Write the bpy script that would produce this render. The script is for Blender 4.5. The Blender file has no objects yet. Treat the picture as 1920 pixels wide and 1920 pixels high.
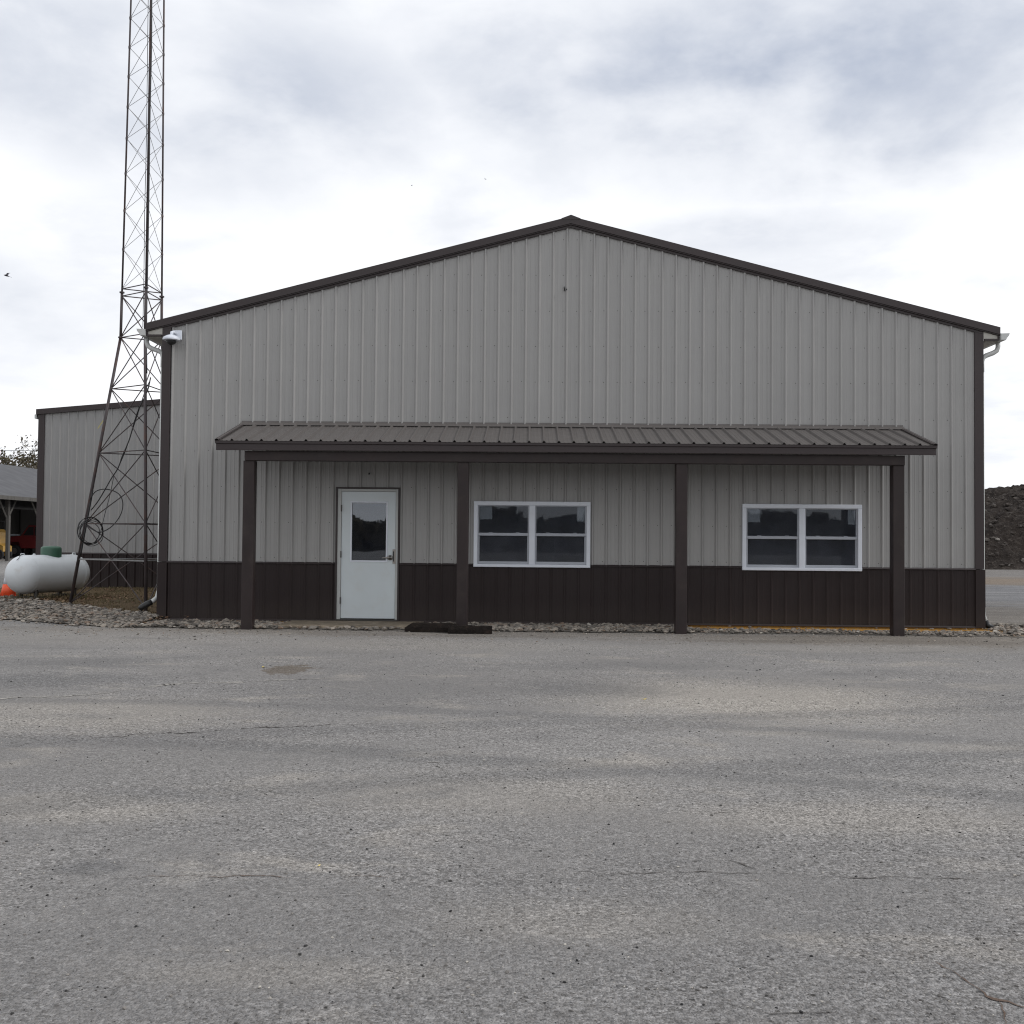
import bpy, math, random
import numpy as np
from mathutils import Vector, Matrix, noise as mnoise

# ------------------------------------------------------------------ camera, sky, sun, exposure
SC = bpy.context.scene
COL = SC.collection
R = math.radians
rng = random.Random(7)
nrng = np.random.default_rng(11)

def cam_setup():
    yaw, pit, rol = R(1.0), R(1.49), R(0.5)
    f = Vector((-math.sin(yaw) * math.cos(pit), math.cos(yaw) * math.cos(pit), math.sin(pit)))
    r0 = Vector((math.cos(yaw), math.sin(yaw), 0)); u0 = r0.cross(f)
    r = r0 * math.cos(rol) + u0 * math.sin(rol); u = r.cross(f)
    cd = bpy.data.cameras.new('camera'); cd.sensor_width = 36; cd.lens = 36.0
    cd.clip_start = 0.1; cd.clip_end = 3000
    co = bpy.data.objects.new('camera', cd); COL.objects.link(co)
    co.matrix_world = Matrix(((r.x, u.x, -f.x, 0), (r.y, u.y, -f.y, -17.1), (r.z, u.z, -f.z, 1.44), (0, 0, 0, 1)))
    SC.camera = co
cam_setup()

def N(nt, typ, **kw):
    n = nt.nodes.new(typ)
    ins = kw.pop('ins', {})
    for k, v in kw.items(): setattr(n, k, v)
    for k, v in ins.items():
        if hasattr(v, 'is_linked') or isinstance(v, bpy.types.NodeSocket): nt.links.new(v, n.inputs[k])
        else: n.inputs[k].default_value = v
    return n
def mathn(nt, op, a, b=0.0, clamp=False):
    return N(nt, 'ShaderNodeMath', operation=op, use_clamp=clamp, ins={0: a, 1: b}).outputs[0]
def vmath(nt, op, a, b=(0, 0, 0)):
    return N(nt, 'ShaderNodeVectorMath', operation=op, ins={0: a, 1: b}).outputs
def noise(nt, vec, scale, detail=4, rough=0.55, dist=0.0, out='Fac'):
    return N(nt, 'ShaderNodeTexNoise', ins={'Vector': vec, 'Scale': scale, 'Detail': detail, 'Roughness': rough, 'Distortion': dist}).outputs[out]
def maprange(nt, v, a, b, c=0.0, d=1.0, smooth=True):
    n = N(nt, 'ShaderNodeMapRange', ins={0: v, 1: a, 2: b, 3: c, 4: d})
    n.interpolation_type = 'SMOOTHSTEP' if smooth else 'LINEAR'; n.clamp = True
    return n.outputs[0]
def mixc(nt, fac, a, b, mode='MIX'):
    n = nt.nodes.new('ShaderNodeMix'); n.data_type = 'RGBA'; n.blend_type = mode
    for s, v in ((n.inputs[0], fac), (n.inputs[6], a), (n.inputs[7], b)):
        if isinstance(v, bpy.types.NodeSocket): nt.links.new(v, s)
        else: s.default_value = v if not isinstance(v, tuple) else (*v, 1) if len(v) == 3 else v
    return n.outputs[2]
def ellipse(nt, vec, c, r, soft=0.5, wob=None):
    """mask 1 inside an ellipsoid at c with radii r, falling off softly"""
    d = vmath(nt, 'LENGTH', vmath(nt, 'DIVIDE', vmath(nt, 'SUBTRACT', vec, c)[0], r)[0])[1]
    if wob is not None: d = mathn(nt, 'ADD', d, wob)
    return maprange(nt, d, 1 - soft, 1 + soft, 1.0, 0.0)

SUN_EL, SUN_AZ = R(40), R(98)
def world_setup():
    w = bpy.data.worlds.new('World'); SC.world = w; w.use_nodes = True
    nt = w.node_tree; nt.nodes.clear()
    sky = N(nt, 'ShaderNodeTexSky', sky_type='NISHITA', sun_disc=False, sun_elevation=SUN_EL, sun_rotation=SUN_AZ, altitude=200, air_density=1.0, dust_density=2.0)
    clear = vmath(nt, 'SCALE', sky.outputs[0]); clear[0].node.inputs['Scale'].default_value = 0.10
    d = N(nt, 'ShaderNodeTexCoord').outputs['Generated']
    sep = N(nt, 'ShaderNodeSeparateXYZ', ins={0: d})
    zz = mathn(nt, 'ADD', mathn(nt, 'MAXIMUM', sep.outputs[2], 0.0), 0.16)
    pl = N(nt, 'ShaderNodeCombineXYZ', ins={0: mathn(nt, 'DIVIDE', sep.outputs[0], zz), 1: mathn(nt, 'DIVIDE', sep.outputs[1], zz), 2: 3.7}).outputs[0]
    n1 = noise(nt, pl, 0.62, 5, 0.5, 0.25)
    n2 = noise(nt, pl, 1.9, 6, 0.58, 0.2)
    n3 = noise(nt, vmath(nt, 'MULTIPLY', d, (1, 1, 2.2))[0], 4.2, 5, 0.5, 0.15)
    wob = mathn(nt, 'MULTIPLY', mathn(nt, 'SUBTRACT', mathn(nt, 'ADD', n2, mathn(nt, 'MULTIPLY', n3, 1.6)), 1.3), 1.55)
    # cloud bellies in view (broad, soft) over the general broken overcast
    b1 = ellipse(nt, d, (0.22, 0.87, 0.415), (0.30, 0.35, 0.085), 0.75, wob)
    b2 = ellipse(nt, d, (-0.28, 0.87, 0.385), (0.21, 0.35, 0.065), 0.75, wob)
    b3 = ellipse(nt, d, (0.10, 0.86, 0.50), (0.62, 0.30, 0.07), 0.7, wob)
    b4 = ellipse(nt, d, (0.20, 0.92, 0.285), (0.11, 0.35, 0.020), 0.8, wob)
    b5 = ellipse(nt, d, (-0.47, 0.86, 0.19), (0.09, 0.35, 0.045), 0.8, wob)
    gen = maprange(nt, n1, 0.46, 0.68)
    high = maprange(nt, sep.outputs[2], 0.24, 0.42)
    dark = mathn(nt, 'MULTIPLY', gen, high)
    dark = mathn(nt, 'MULTIPLY', dark, 0.55)
    puff = maprange(nt, noise(nt, vmath(nt, 'MULTIPLY', d, (1, 1, 1.9))[0], 6.0, 6, 0.55, 0.15), 0.30, 0.70, 0.50, 1.18)
    dark = mathn(nt, 'MAXIMUM', dark, mathn(nt, 'MULTIPLY', b1, 0.74))
    dark = mathn(nt, 'MAXIMUM', dark, mathn(nt, 'MULTIPLY', b2, 0.60))
    dark = mathn(nt, 'MAXIMUM', dark, mathn(nt, 'MULTIPLY', b3, 0.40))
    dark = mathn(nt, 'MAXIMUM', dark, mathn(nt, 'MULTIPLY', mathn(nt, 'MAXIMUM', b4, b5), 0.45))
    dark = mathn(nt, 'MULTIPLY', dark, puff)
    fine = mathn(nt, 'MULTIPLY', maprange(nt, mathn(nt, 'MULTIPLY', mathn(nt, 'ADD', n2, n3), 0.5), 0.42, 0.64), 0.42)
    dark = mathn(nt, 'ADD', dark, fine, clamp=True)
    cloud = mixc(nt, dark, (1.12, 1.13, 1.15, 1), (0.50, 0.555, 0.67, 1))
    cov = maprange(nt, n1, 0.10, 0.25, 0.75, 1.0)
    col = mixc(nt, cov, clear[0], cloud)
    bg = N(nt, 'ShaderNodeBackground', ins={'Color': col, 'Strength': 1.0})
    out = N(nt, 'ShaderNodeOutputWorld', ins={'Surface': bg.outputs[0]})
world_setup()
sl = bpy.data.lights.new('sun', 'SUN'); sl.energy = 1.5; sl.angle = R(14); sl.color = (1, 0.98, 0.96)
so = bpy.data.objects.new('sun', sl); COL.objects.link(so)
# direction towards the hidden sun: high on the right, almost in the plane of the front wall
sd = Vector((math.sin(SUN_AZ) * math.cos(SUN_EL), math.cos(SUN_AZ) * math.cos(SUN_EL), math.sin(SUN_EL))).normalized()
so.rotation_euler = sd.to_track_quat('Z', 'Y').to_euler(); so.location = (0, 0, 40)
vs = SC.view_settings
vs.view_transform = 'Standard'; vs.look = 'None'; vs.gamma = 1; vs.exposure = 0.0; vs.use_curve_mapping = False
SC.render.engine = 'CYCLES'
SC.cycles.use_denoising = True; SC.cycles.denoiser = 'OPENIMAGEDENOISE'; SC.cycles.denoising_input_passes = 'RGB_ALBEDO_NORMAL'
SC.cycles.denoising_prefilter = 'NONE'; SC.cycles.filter_width = 1.15
SC.cycles.sample_clamp_indirect = 4.0
SC.cycles.max_bounces = 5; SC.cycles.diffuse_bounces = 3; SC.cycles.transparent_max_bounces = 16

# ------------------------------------------------------------------ materials
def newmat(name):
    m = bpy.data.materials.new(name); m.use_nodes = True
    nt = m.node_tree; b = nt.nodes['Principled BSDF']
    return m, nt, b
def pos(nt): return N(nt, 'ShaderNodeNewGeometry').outputs['Position']
def bump(nt, b, h, strength=0.3, dist=0.01):
    n = N(nt, 'ShaderNodeBump', ins={'Height': h, 'Strength': strength, 'Distance': dist})
    nt.links.new(n.outputs[0], b.inputs['Normal'])

def plain(name, col, rough=0.5, metal=0.0, spec=0.5, var=0.12, scale=6.0, stretch=(1, 1, 1), dirt=None, bmp=0.0):
    m, nt, b = newmat(name)
    p = vmath(nt, 'MULTIPLY', pos(nt), stretch)[0]
    n = noise(nt, p, scale, 5, 0.6)
    v = maprange(nt, n, 0.25, 0.75, 1 - var, 1 + var, False)
    oi = N(nt, 'ShaderNodeObjectInfo').outputs['Random']
    v = mathn(nt, 'MULTIPLY', v, maprange(nt, oi, 0, 1, 1 - var * 0.3, 1 + var * 0.3, False))
    c = mixc(nt, 1.0, (*col, 1), N(nt, 'ShaderNodeCombineColor', ins={0: v, 1: v, 2: v}).outputs[0], 'MULTIPLY')
    if dirt:
        dn = noise(nt, pos(nt), 3.0, 6, 0.65)
        c = mixc(nt, mathn(nt, 'MULTIPLY', maprange(nt, dn, 0.48, 0.72), dirt[1]), c, (*dirt[0], 1))
    nt.links.new(c, b.inputs['Base Color'])
    b.inputs['Roughness'].default_value = rough; b.inputs['Metallic'].default_value = metal
    b.inputs['Specular IOR Level'].default_value = spec
    rr = maprange(nt, n, 0.3, 0.7, rough * 0.85, min(1, rough * 1.15), False)
    nt.links.new(rr, b.inputs['Roughness'])
    if bmp: bump(nt, b, n, bmp, 0.01)
    return m

def m_siding(name, col, rough=0.42, spec=0.5, dust=(0.30, 0.26, 0.2), dustz=0.9):
    """painted ribbed steel: faint oil-canning, vertical run-off streaks, dust low down"""
    m, nt, b = newmat(name)
    p = pos(nt)
    st = noise(nt, vmath(nt, 'MULTIPLY', p, (22, 22, 0.2))[0], 1.0, 4, 0.6)
    fine = noise(nt, p, 2.2, 5, 0.6)
    oi = N(nt, 'ShaderNodeObjectInfo').outputs['Random']
    v = mathn(nt, 'MULTIPLY', maprange(nt, st, 0.25, 0.75, 0.95, 1.05, False), maprange(nt, fine, 0.25, 0.75, 0.95, 1.04, False))
    v = mathn(nt, 'MULTIPLY', v, maprange(nt, oi, 0, 1, 0.975, 1.025, False))
    c = mixc(nt, 1.0, (*col, 1), N(nt, 'ShaderNodeCombineColor', ins={0: v, 1: v, 2: v}).outputs[0], 'MULTIPLY')
    z = N(nt, 'ShaderNodeSeparateXYZ', ins={0: p}).outputs[2]
    low = maprange(nt, mathn(nt, 'ADD', z, mathn(nt, 'MULTIPLY', fine, -0.35)), -0.12, dustz * 0.35, 1.0, 0.0)
    c = mixc(nt, mathn(nt, 'MULTIPLY', low, 0.035), c, (*dust, 1))
    nt.links.new(c, b.inputs['Base Color'])
    b.inputs['Specular IOR Level'].default_value = spec
    nt.links.new(maprange(nt, fine, 0.3, 0.7, rough * 0.85, rough * 1.2, False), b.inputs['Roughness'])
    can = noise(nt, vmath(nt, 'MULTIPLY', p, (3.0, 3.0, 0.9))[0], 1.0, 2, 0.5)
    bump(nt, b, can, 0.25, 0.02)
    return m

M = {}
M['wall'] = m_siding('light_grey_siding', (0.305, 0.300, 0.292))
M['shadewall'] = m_siding('shaded_grey_siding', (0.278, 0.275, 0.271))  # siding colour darkened to paint in the main building's shade on the annex
M['brown'] = m_siding('dark_brown_siding', (0.0220, 0.0148, 0.0146), 0.5, 0.25)
M['trim'] = plain('dark_brown_trim', (0.0325, 0.0235, 0.0240), 0.46, spec=0.4, var=0.12, scale=3)
M['post'] = plain('brown_post_wrap', (0.0252, 0.0174, 0.0170), 0.5, spec=0.3, var=0.25, scale=4, stretch=(1, 1, .4), bmp=0.2, dirt=((0.075, 0.06, 0.05), 0.18))
M['roof'] = m_siding('brown_roof_steel', (0.096, 0.086, 0.081), 0.38, 0.5, dustz=0.0)
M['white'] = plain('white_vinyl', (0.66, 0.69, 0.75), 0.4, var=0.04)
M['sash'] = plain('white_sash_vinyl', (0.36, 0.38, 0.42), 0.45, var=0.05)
M['door'] = plain('white_door_steel', (0.56, 0.61, 0.63), 0.42, var=0.05, scale=1.2, dirt=((0.45, 0.42, 0.36), 0.15))
M['doorframe'] = plain('off_white_door_frame', (0.42, 0.43, 0.42), 0.45, var=0.06)
M['gutter'] = plain('white_gutter', (0.50, 0.51, 0.50), 0.4, var=0.08, dirt=((0.35, 0.33, 0.28), 0.3))
M['cream'] = plain('soffit_steel', (0.40, 0.385, 0.35), 0.5, var=0.08)
M['chrome'] = plain('satin_steel', (0.30, 0.28, 0.26), 0.32, metal=1.0, var=0.1)
M['darkmetal'] = plain('dark_bronze', (0.06, 0.055, 0.05), 0.45, metal=0.4, var=0.2)
M['black'] = plain('black_plastic', (0.012, 0.012, 0.013), 0.45, var=0.2)
M['interior'] = plain('interior_board', (0.42, 0.41, 0.40), 0.8, var=0.1)
M['screw'] = plain('screw_heads', (0.06, 0.057, 0.055), 0.5, var=0.2)

def m_glass(name, refl, tint, film=0.028):
    m = bpy.data.materials.new(name); m.use_nodes = True; nt = m.node_tree; nt.nodes.clear()
    tr = N(nt, 'ShaderNodeBsdfTransparent', ins={'Color': (*tint, 1)})
    wv = noise(nt, pos(nt), 1.6, 2, 0.5)
    bp = N(nt, 'ShaderNodeBump', ins={'Height': wv, 'Strength': 0.04, 'Distance': 0.02})
    gl = N(nt, 'ShaderNodeBsdfGlossy', ins={'Color': (0.92, 0.96, 1, 1), 'Roughness': 0.015, 'Normal': bp.outputs[0]})
    lw = N(nt, 'ShaderNodeFresnel', ins={'IOR': 1.5})
    fac = mathn(nt, 'MULTIPLY', lw.outputs[0], refl, clamp=True)
    mx = N(nt, 'ShaderNodeMixShader', ins={0: fac, 1: tr.outputs[0], 2: gl.outputs[0]})
    df = N(nt, 'ShaderNodeBsdfDiffuse', ins={'Color': (0.50, 0.55, 0.68, 1)})
    fl = noise(nt, pos(nt), 3.0, 4, 0.6)
    mx = N(nt, 'ShaderNodeMixShader', ins={0: maprange(nt, fl, 0.3, 0.7, film * 0.6, film * 1.4, False), 1: mx.outputs[0], 2: df.outputs[0]})
    N(nt, 'ShaderNodeOutputMaterial', ins={0: mx.outputs[0]})
    return m
M['glass'] = m_glass('window_glass', 0.55, (0.88, 0.90, 0.93))
M['screened'] = m_glass('screened_glass', 0.5, (0.80, 0.80, 0.80), 0.040)
M['doorglass'] = m_glass('door_glass', 2.5, (0.55, 0.57, 0.62), 0.018)

def m_sticker():
    m, nt, b = newmat('paper_sticker')
    p = pos(nt)
    br = N(nt, 'ShaderNodeTexBrick', ins={'Vector': vmath(nt, 'MULTIPLY', N(nt, 'ShaderNodeTexCoord').outputs['Generated'], (1, 1, 1))[0], 'Scale': 5.0, 'Mortar Size': 0.06, 'Color1': (0.12, 0.135, 0.14, 1), 'Color2': (0.17, 0.18, 0.18, 1), 'Mortar': (0.23, 0.24, 0.235, 1)})
    nt.links.new(br.outputs[0], b.inputs['Base Color']); b.inputs['Roughness'].default_value = 0.7
    return m
M['sticker'] = m_sticker()

def m_asphalt():
    m, nt, b = newmat('weathered_asphalt')
    p = pos(nt)
    big = noise(nt, vmath(nt, 'MULTIPLY', p, (0.7, 1, 1))[0], 0.22, 4, 0.55, 0.4)
    mid = noise(nt, vmath(nt, 'MULTIPLY', p, (0.55, 1, 1))[0], 1.3, 6, 0.65, 0.3)
    sml = noise(nt, p, 9.0, 4, 0.7)
    grain = noise(nt, p, 42.0, 3, 0.75)
    c = mixc(nt, maprange(nt, big, 0.30, 0.70), (0.209, 0.202, 0.197, 1), (0.264, 0.255, 0.247, 1))
    # loose pale dust that has gathered in places
    wob = mathn(nt, 'MULTIPLY', mathn(nt, 'SUBTRACT', mathn(nt, 'ADD', mid, sml), 1.0), 1.5)
    dust = None
    for cx, cy, rx, ry, a in ((2.0, -7.7, 1.5, 1.1, 0.85), (-3.7, -8.9, 1.3, 0.75, 0.55), (-2.45, -11.7, 0.7, 0.25, 0.55), (-0.8, -13.7, 0.5, 0.12, 0.5),
                              (1.75, -11.7, 0.9, 0.3, 0.45), (-0.2, -11.3, 0.9, 0.45, 0.4), (0.2, -13.2, 0.5, 0.2, 0.4), (4.6, -3.2, 2.4, 0.5, 0.35), (-1.6, -3.2, 2.2, 0.8, 0.35), (-5.5, -2.6, 2.5, 1.0, 0.3), (3.5, -9.8, 0.8, 0.2, 0.4)):
        e = mathn(nt, 'MULTIPLY', ellipse(nt, p, (cx, cy, 0), (rx, ry, 9), 0.6, wob), a)
        dust = e if dust is None else mathn(nt, 'MAXIMUM', dust, e)
    gd = mathn(nt, 'MULTIPLY', maprange(nt, mid, 0.53, 0.70), 0.6)
    dust = mathn(nt, 'MAXIMUM', dust, gd)
    c = mixc(nt, mathn(nt, 'MULTIPLY', dust, 0.95), c, (0.355, 0.328, 0.293, 1))
    # worn, darker, smoother places where tyres run
    dk = None
    for cx, cy, rx, ry, a in ((-4.8, -7.0, 1.0, 0.5, 0.6), (-5.0, -5.7, 0.9, 0.5, 0.5), (0.5, -7.2, 0.7, 0.5, 0.6), (-1.88, -12.65, 0.16, 0.10, 0.7), (2.0, -10.5, 0.9, 0.2, 0.45), (-1.4, -7.6, 1.6, 0.8, 0.25), (0.9, -5.4, 1.6, 0.35, 0.35), (6.0, -2.2, 1.6, 0.22, 0.5), (3.3, -2.3, 1.0, 0.16, 0.5), (-1.2, -2.0, 1.4, 0.15, 0.4), (0.4, -14.6, 5.0, 1.9, 0.40)):
        e = mathn(nt, 'MULTIPLY', ellipse(nt, p, (cx, cy, 0), (rx, ry, 9), 0.7, wob), a)
        dk = e if dk is None else mathn(nt, 'MAXIMUM', dk, e)
    dk = mathn(nt, 'MAXIMUM', dk, mathn(nt, 'MULTIPLY', maprange(nt, mid, 0.46, 0.28), 0.45))
    # faint tyre tracks sweeping across the lot
    for cx, cy, rad, a in ((-4.0, -31.0, 21.4, 0.46), (-4.0, -31.0, 23.1, 0.40), (9.0, -40.0, 31.0, 0.42), (9.0, -40.0, 32.7, 0.36)):
        q = vmath(nt, 'LENGTH', vmath(nt, 'MULTIPLY', vmath(nt, 'SUBTRACT', p, (cx, cy, 0))[0], (1, 1, 0))[0])[1]
        e = mathn(nt, 'ABSOLUTE', mathn(nt, 'SUBTRACT', mathn(nt, 'ADD', q, mathn(nt, 'MULTIPLY', big, 0.9)), rad))
        e = mathn(nt, 'MULTIPLY', maprange(nt, mathn(nt, 'ADD', e, mathn(nt, 'MULTIPLY', wob, 0.10)), 0.26, 0.06), a)
        dk = mathn(nt, 'MAXIMUM', dk, e)
    c = mixc(nt, dk, c, (0.128, 0.128, 0.131, 1))
    # tan fines washed out along the foot of the gravel strip and round the right corner
    edge = ellipse(nt, p, (6.5, -1.9, 0), (5.0, 0.9, 9), 0.5, wob)
    edge = mathn(nt, 'MAXIMUM', edge, mathn(nt, 'MULTIPLY', ellipse(nt, p, (-1.5, -1.5, 0), (6.0, 0.7, 9), 0.5, wob), 0.7))
    edge = mathn(nt, 'MAXIMUM', edge, mathn(nt, 'MULTIPLY', ellipse(nt, p, (12.5, 2.0, 0), (5.5, 4.0, 9), 0.5, wob), 0.8))
    c = mixc(nt, mathn(nt, 'MULTIPLY', edge, 0.6), c, (0.185, 0.155, 0.12, 1))
    # one brown mud stain
    st = ellipse(nt, p, (-2.61, -6.05, 0), (0.23, 0.40, 9), 0.06, mathn(nt, 'MULTIPLY', wob, 1.6))
    c = mixc(nt, mathn(nt, 'MULTIPLY', st, 0.9), c, (0.135, 0.115, 0.095, 1))
    # far side yard: bands of tan fines and grey concrete, wet in the low part
    sy = N(nt, 'ShaderNodeSeparateXYZ', ins={0: p})
    strk = noise(nt, vmath(nt, 'MULTIPLY', p, (0.2, 1.3, 1))[0], 1.0, 6, 0.7, 0.5)
    yy = mathn(nt, 'ADD', sy.outputs[1], mathn(nt, 'MULTIPLY', mathn(nt, 'SUBTRACT', strk, 0.5), 16.0))
    right = maprange(nt, sy.outputs[0], 7.0, 9.5)
    wet = mathn(nt, 'MULTIPLY', mathn(nt, 'MULTIPLY', maprange(nt, yy, 6.0, 8.0), maprange(nt, yy, 19.0, 17.5)), right)
    tan = mathn(nt, 'MULTIPLY', mathn(nt, 'MULTIPLY', maprange(nt, yy, 18.0, 20.0), maprange(nt, yy, 27.0, 24.0)), right)
    yard = mathn(nt, 'MULTIPLY', right, maprange(nt, sy.outputs[1], 0.5, 5.0))
    c = mixc(nt, mathn(nt, 'MULTIPLY', yard, maprange(nt, strk, 0.35, 0.65, 0.35, 0.95)), c, (0.135, 0.125, 0.115, 1))
    c = mixc(nt, mathn(nt, 'MULTIPLY', tan, 0.7), c, (0.20, 0.15, 0.105, 1))
    wn = noise(nt, vmath(nt, 'MULTIPLY', p, (0.35, 2.2, 1))[0], 1.0, 6, 0.75, 0.6)
    c = mixc(nt, mathn(nt, 'MULTIPLY', wet, 0.85), c, mixc(nt, maprange(nt, wn, 0.40, 0.60), (0.075, 0.078, 0.088, 1), (0.185, 0.185, 0.19, 1)))
    # aggregate: light and dark stones, worn-out binder and pits at several sizes
    v1 = N(nt, 'ShaderNodeTexVoronoi', ins={'Vector': p, 'Scale': 105.0})
    v2 = N(nt, 'ShaderNodeTexVoronoi', ins={'Vector': p, 'Scale': 44.0})
    s1 = N(nt, 'ShaderNodeSeparateColor', ins={0: v1.outputs['Color']})
    s2 = N(nt, 'ShaderNodeSeparateColor', ins={0: v2.outputs['Color']})
    pn1 = noise(nt, p, 62.0, 2, 0.65)
    pn2 = noise(nt, p, 21.0, 3, 0.7, 0.3)
    pn3 = noise(nt, p, 6.5, 3, 0.7, 0.4)
    t1 = maprange(nt, s1.outputs[0], 0, 1, 0.52, 1.48, False)
    t2 = maprange(nt, s2.outputs[0], 0.0, 1.0, 0.84, 1.16, False)
    t3 = maprange(nt, sml, 0.30, 0.70, 0.90, 1.10, False)
    t4 = maprange(nt, grain, 0.25, 0.75, 0.56, 1.44, False)
    v = mathn(nt, 'MULTIPLY', mathn(nt, 'MULTIPLY', t1, t2), mathn(nt, 'MULTIPLY', t3, t4))
    for pn, lo, hi, k in ((pn1, 0.40, 0.30, 0.45), (pn2, 0.39, 0.30, 0.66), (pn3, 0.36, 0.28, 0.84)):
        v = mathn(nt, 'MULTIPLY', v, maprange(nt, pn, lo, hi, 1.0, k))
    v = mathn(nt, 'MULTIPLY', v, maprange(nt, pn2, 0.62, 0.74, 1.0, 1.18))
    spot = mathn(nt, 'MULTIPLY', maprange(nt, s2.outputs[1], 0.955, 0.96), maprange(nt, v2.outputs['Distance'], 0.42, 0.30))
    v = mathn(nt, 'MULTIPLY', v, maprange(nt, spot, 0, 1, 1, 0.22, False))
    lite = mathn(nt, 'MULTIPLY', maprange(nt, s1.outputs[1], 0.93, 0.96), 0.40)
    v = mathn(nt, 'ADD', v, lite)
    smo = maprange(nt, noise(nt, vmath(nt, 'MULTIPLY', p, (0.5, 1, 1))[0], 0.8, 4, 0.6, 0.3), 0.40, 0.62, 0.0, 0.55)
    v = mathn(nt, 'ADD', mathn(nt, 'MULTIPLY', v, mathn(nt, 'SUBTRACT', 1.0, smo)), mathn(nt, 'MULTIPLY', smo, 0.93))
    c = mixc(nt, 1.0, c, N(nt, 'ShaderNodeCombineColor', ins={0: v, 1: v, 2: v}).outputs[0], 'MULTIPLY')
    # slight warm/cool drift between stones
    c = mixc(nt, mathn(nt, 'MULTIPLY', s1.outputs[2], 0.08), c, (0.24, 0.18, 0.12, 1))
    nt.links.new(c, b.inputs['Base Color'])
    rgh = maprange(nt, wet, 0, 1, 0.92, 0.55, False)
    nt.links.new(rgh, b.inputs['Roughness']); b.inputs['Specular IOR Level'].default_value = 0.3
    h = mathn(nt, 'ADD', mathn(nt, 'MULTIPLY', v1.outputs['Distance'], -0.9), mathn(nt, 'ADD', mathn(nt, 'MULTIPLY', pn1, 1.6), mathn(nt, 'MULTIPLY', pn2, 2.2)))
    bump(nt, b, h, 0.7, 0.012)
    return m
M['asphalt'] = m_asphalt()

def m_soil(name, c1, c2, c3, s=1.0, bmp=0.8, dist=0.03):
    m, nt, b = newmat(name)
    p = pos(nt)
    a = noise(nt, p, 0.9 * s, 6, 0.65, 0.4); d = noise(nt, p, 7.0 * s, 6, 0.7); e = noise(nt, p, 38.0 * s, 4, 0.7)
    c = mixc(nt, maprange(nt, a, 0.35, 0.65), (*c1, 1), (*c2, 1))
    c = mixc(nt, maprange(nt, d, 0.50, 0.72), c, (*c3, 1))
    v = mathn(nt, 'MULTIPLY', maprange(nt, d, 0.25, 0.75, 0.7, 1.3, False), maprange(nt, e, 0.25, 0.75, 0.7, 1.3, False))
    c = mixc(nt, 1.0, c, N(nt, 'ShaderNodeCombineColor', ins={0: v, 1: v, 2: v}).outputs[0], 'MULTIPLY')
    nt.links.new(c, b.inputs['Base Color']); b.inputs['Roughness'].default_value = 0.95
    b.inputs['Specular IOR Level'].default_value = 0.15
    bump(nt, b, mathn(nt, 'ADD', d, mathn(nt, 'MULTIPLY', e, 0.5)), bmp, dist)
    return m
M['dirt'] = m_soil('brown_dirt', (0.085, 0.060, 0.034), (0.135, 0.092, 0.052), (0.062, 0.058, 0.030))
M['fines'] = m_soil('gravel_bed', (0.19, 0.165, 0.135), (0.14, 0.12, 0.10), (0.24, 0.20, 0.155))
def m_bed():
    m = m_soil('gravel_bed_stained', (0.19, 0.175, 0.155), (0.14, 0.128, 0.113), (0.23, 0.205, 0.18))
    nt = m.node_tree; b = nt.nodes['Principled BSDF']; src = b.inputs['Base Color'].links[0].from_socket
    p = pos(nt); wob = mathn(nt, 'MULTIPLY', mathn(nt, 'SUBTRACT', noise(nt, p, 2.5, 5, 0.65), 0.5), 2.0)
    k = ellipse(nt, p, (5.3, -0.02, 0), (3.0, 0.55, 9), 0.3, wob)
    k = mathn(nt, 'MAXIMUM', k, ellipse(nt, p, (-3.9, -0.3, 0), (0.6, 0.4, 9), 0.4, wob))
    k = mathn(nt, 'MAXIMUM', k, ellipse(nt, p, (8.9, -1.2, 0), (1.0, 0.3, 9), 0.4, wob))
    nt.links.new(mixc(nt, k, src, (0.40, 0.215, 0.055, 1)), b.inputs['Base Color'])
    return m
M['fines'] = m_bed()
M['pile'] = m_soil('dark_soil', (0.028, 0.022, 0.019), (0.055, 0.044, 0.037), (0.105, 0.09, 0.078), 0.6, 1.0, 0.4)
M['concrete'] = m_soil('tan_concrete', (0.24, 0.20, 0.15), (0.20, 0.165, 0.125), (0.28, 0.235, 0.175), 1.0, 0.3, 0.01)
M['foundation'] = m_soil('stained_foundation', (0.44, 0.24, 0.06), (0.50, 0.29, 0.08), (0.26, 0.18, 0.10), 2.0, 0.3, 0.01)
M['timber'] = m_soil('charred_timber', (0.012, 0.010, 0.009), (0.020, 0.016, 0.014), (0.028, 0.020, 0.016), 2.0, 0.9, 0.02)
M['crack'] = m_soil('crack_fill', (0.085, 0.08, 0.075), (0.065, 0.058, 0.054), (0.12, 0.10, 0.09), 4.0, 0.3, 0.01)
M['crackbrown'] = m_soil('brown_crack_fill', (0.13, 0.095, 0.075), (0.105, 0.075, 0.06), (0.15, 0.11, 0.09), 4.0, 0.3, 0.01)
M['sand'] = m_soil('pale_sand', (0.30, 0.284, 0.262), (0.26, 0.248, 0.23), (0.34, 0.32, 0.295), 3.0, 0.3, 0.01)

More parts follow.
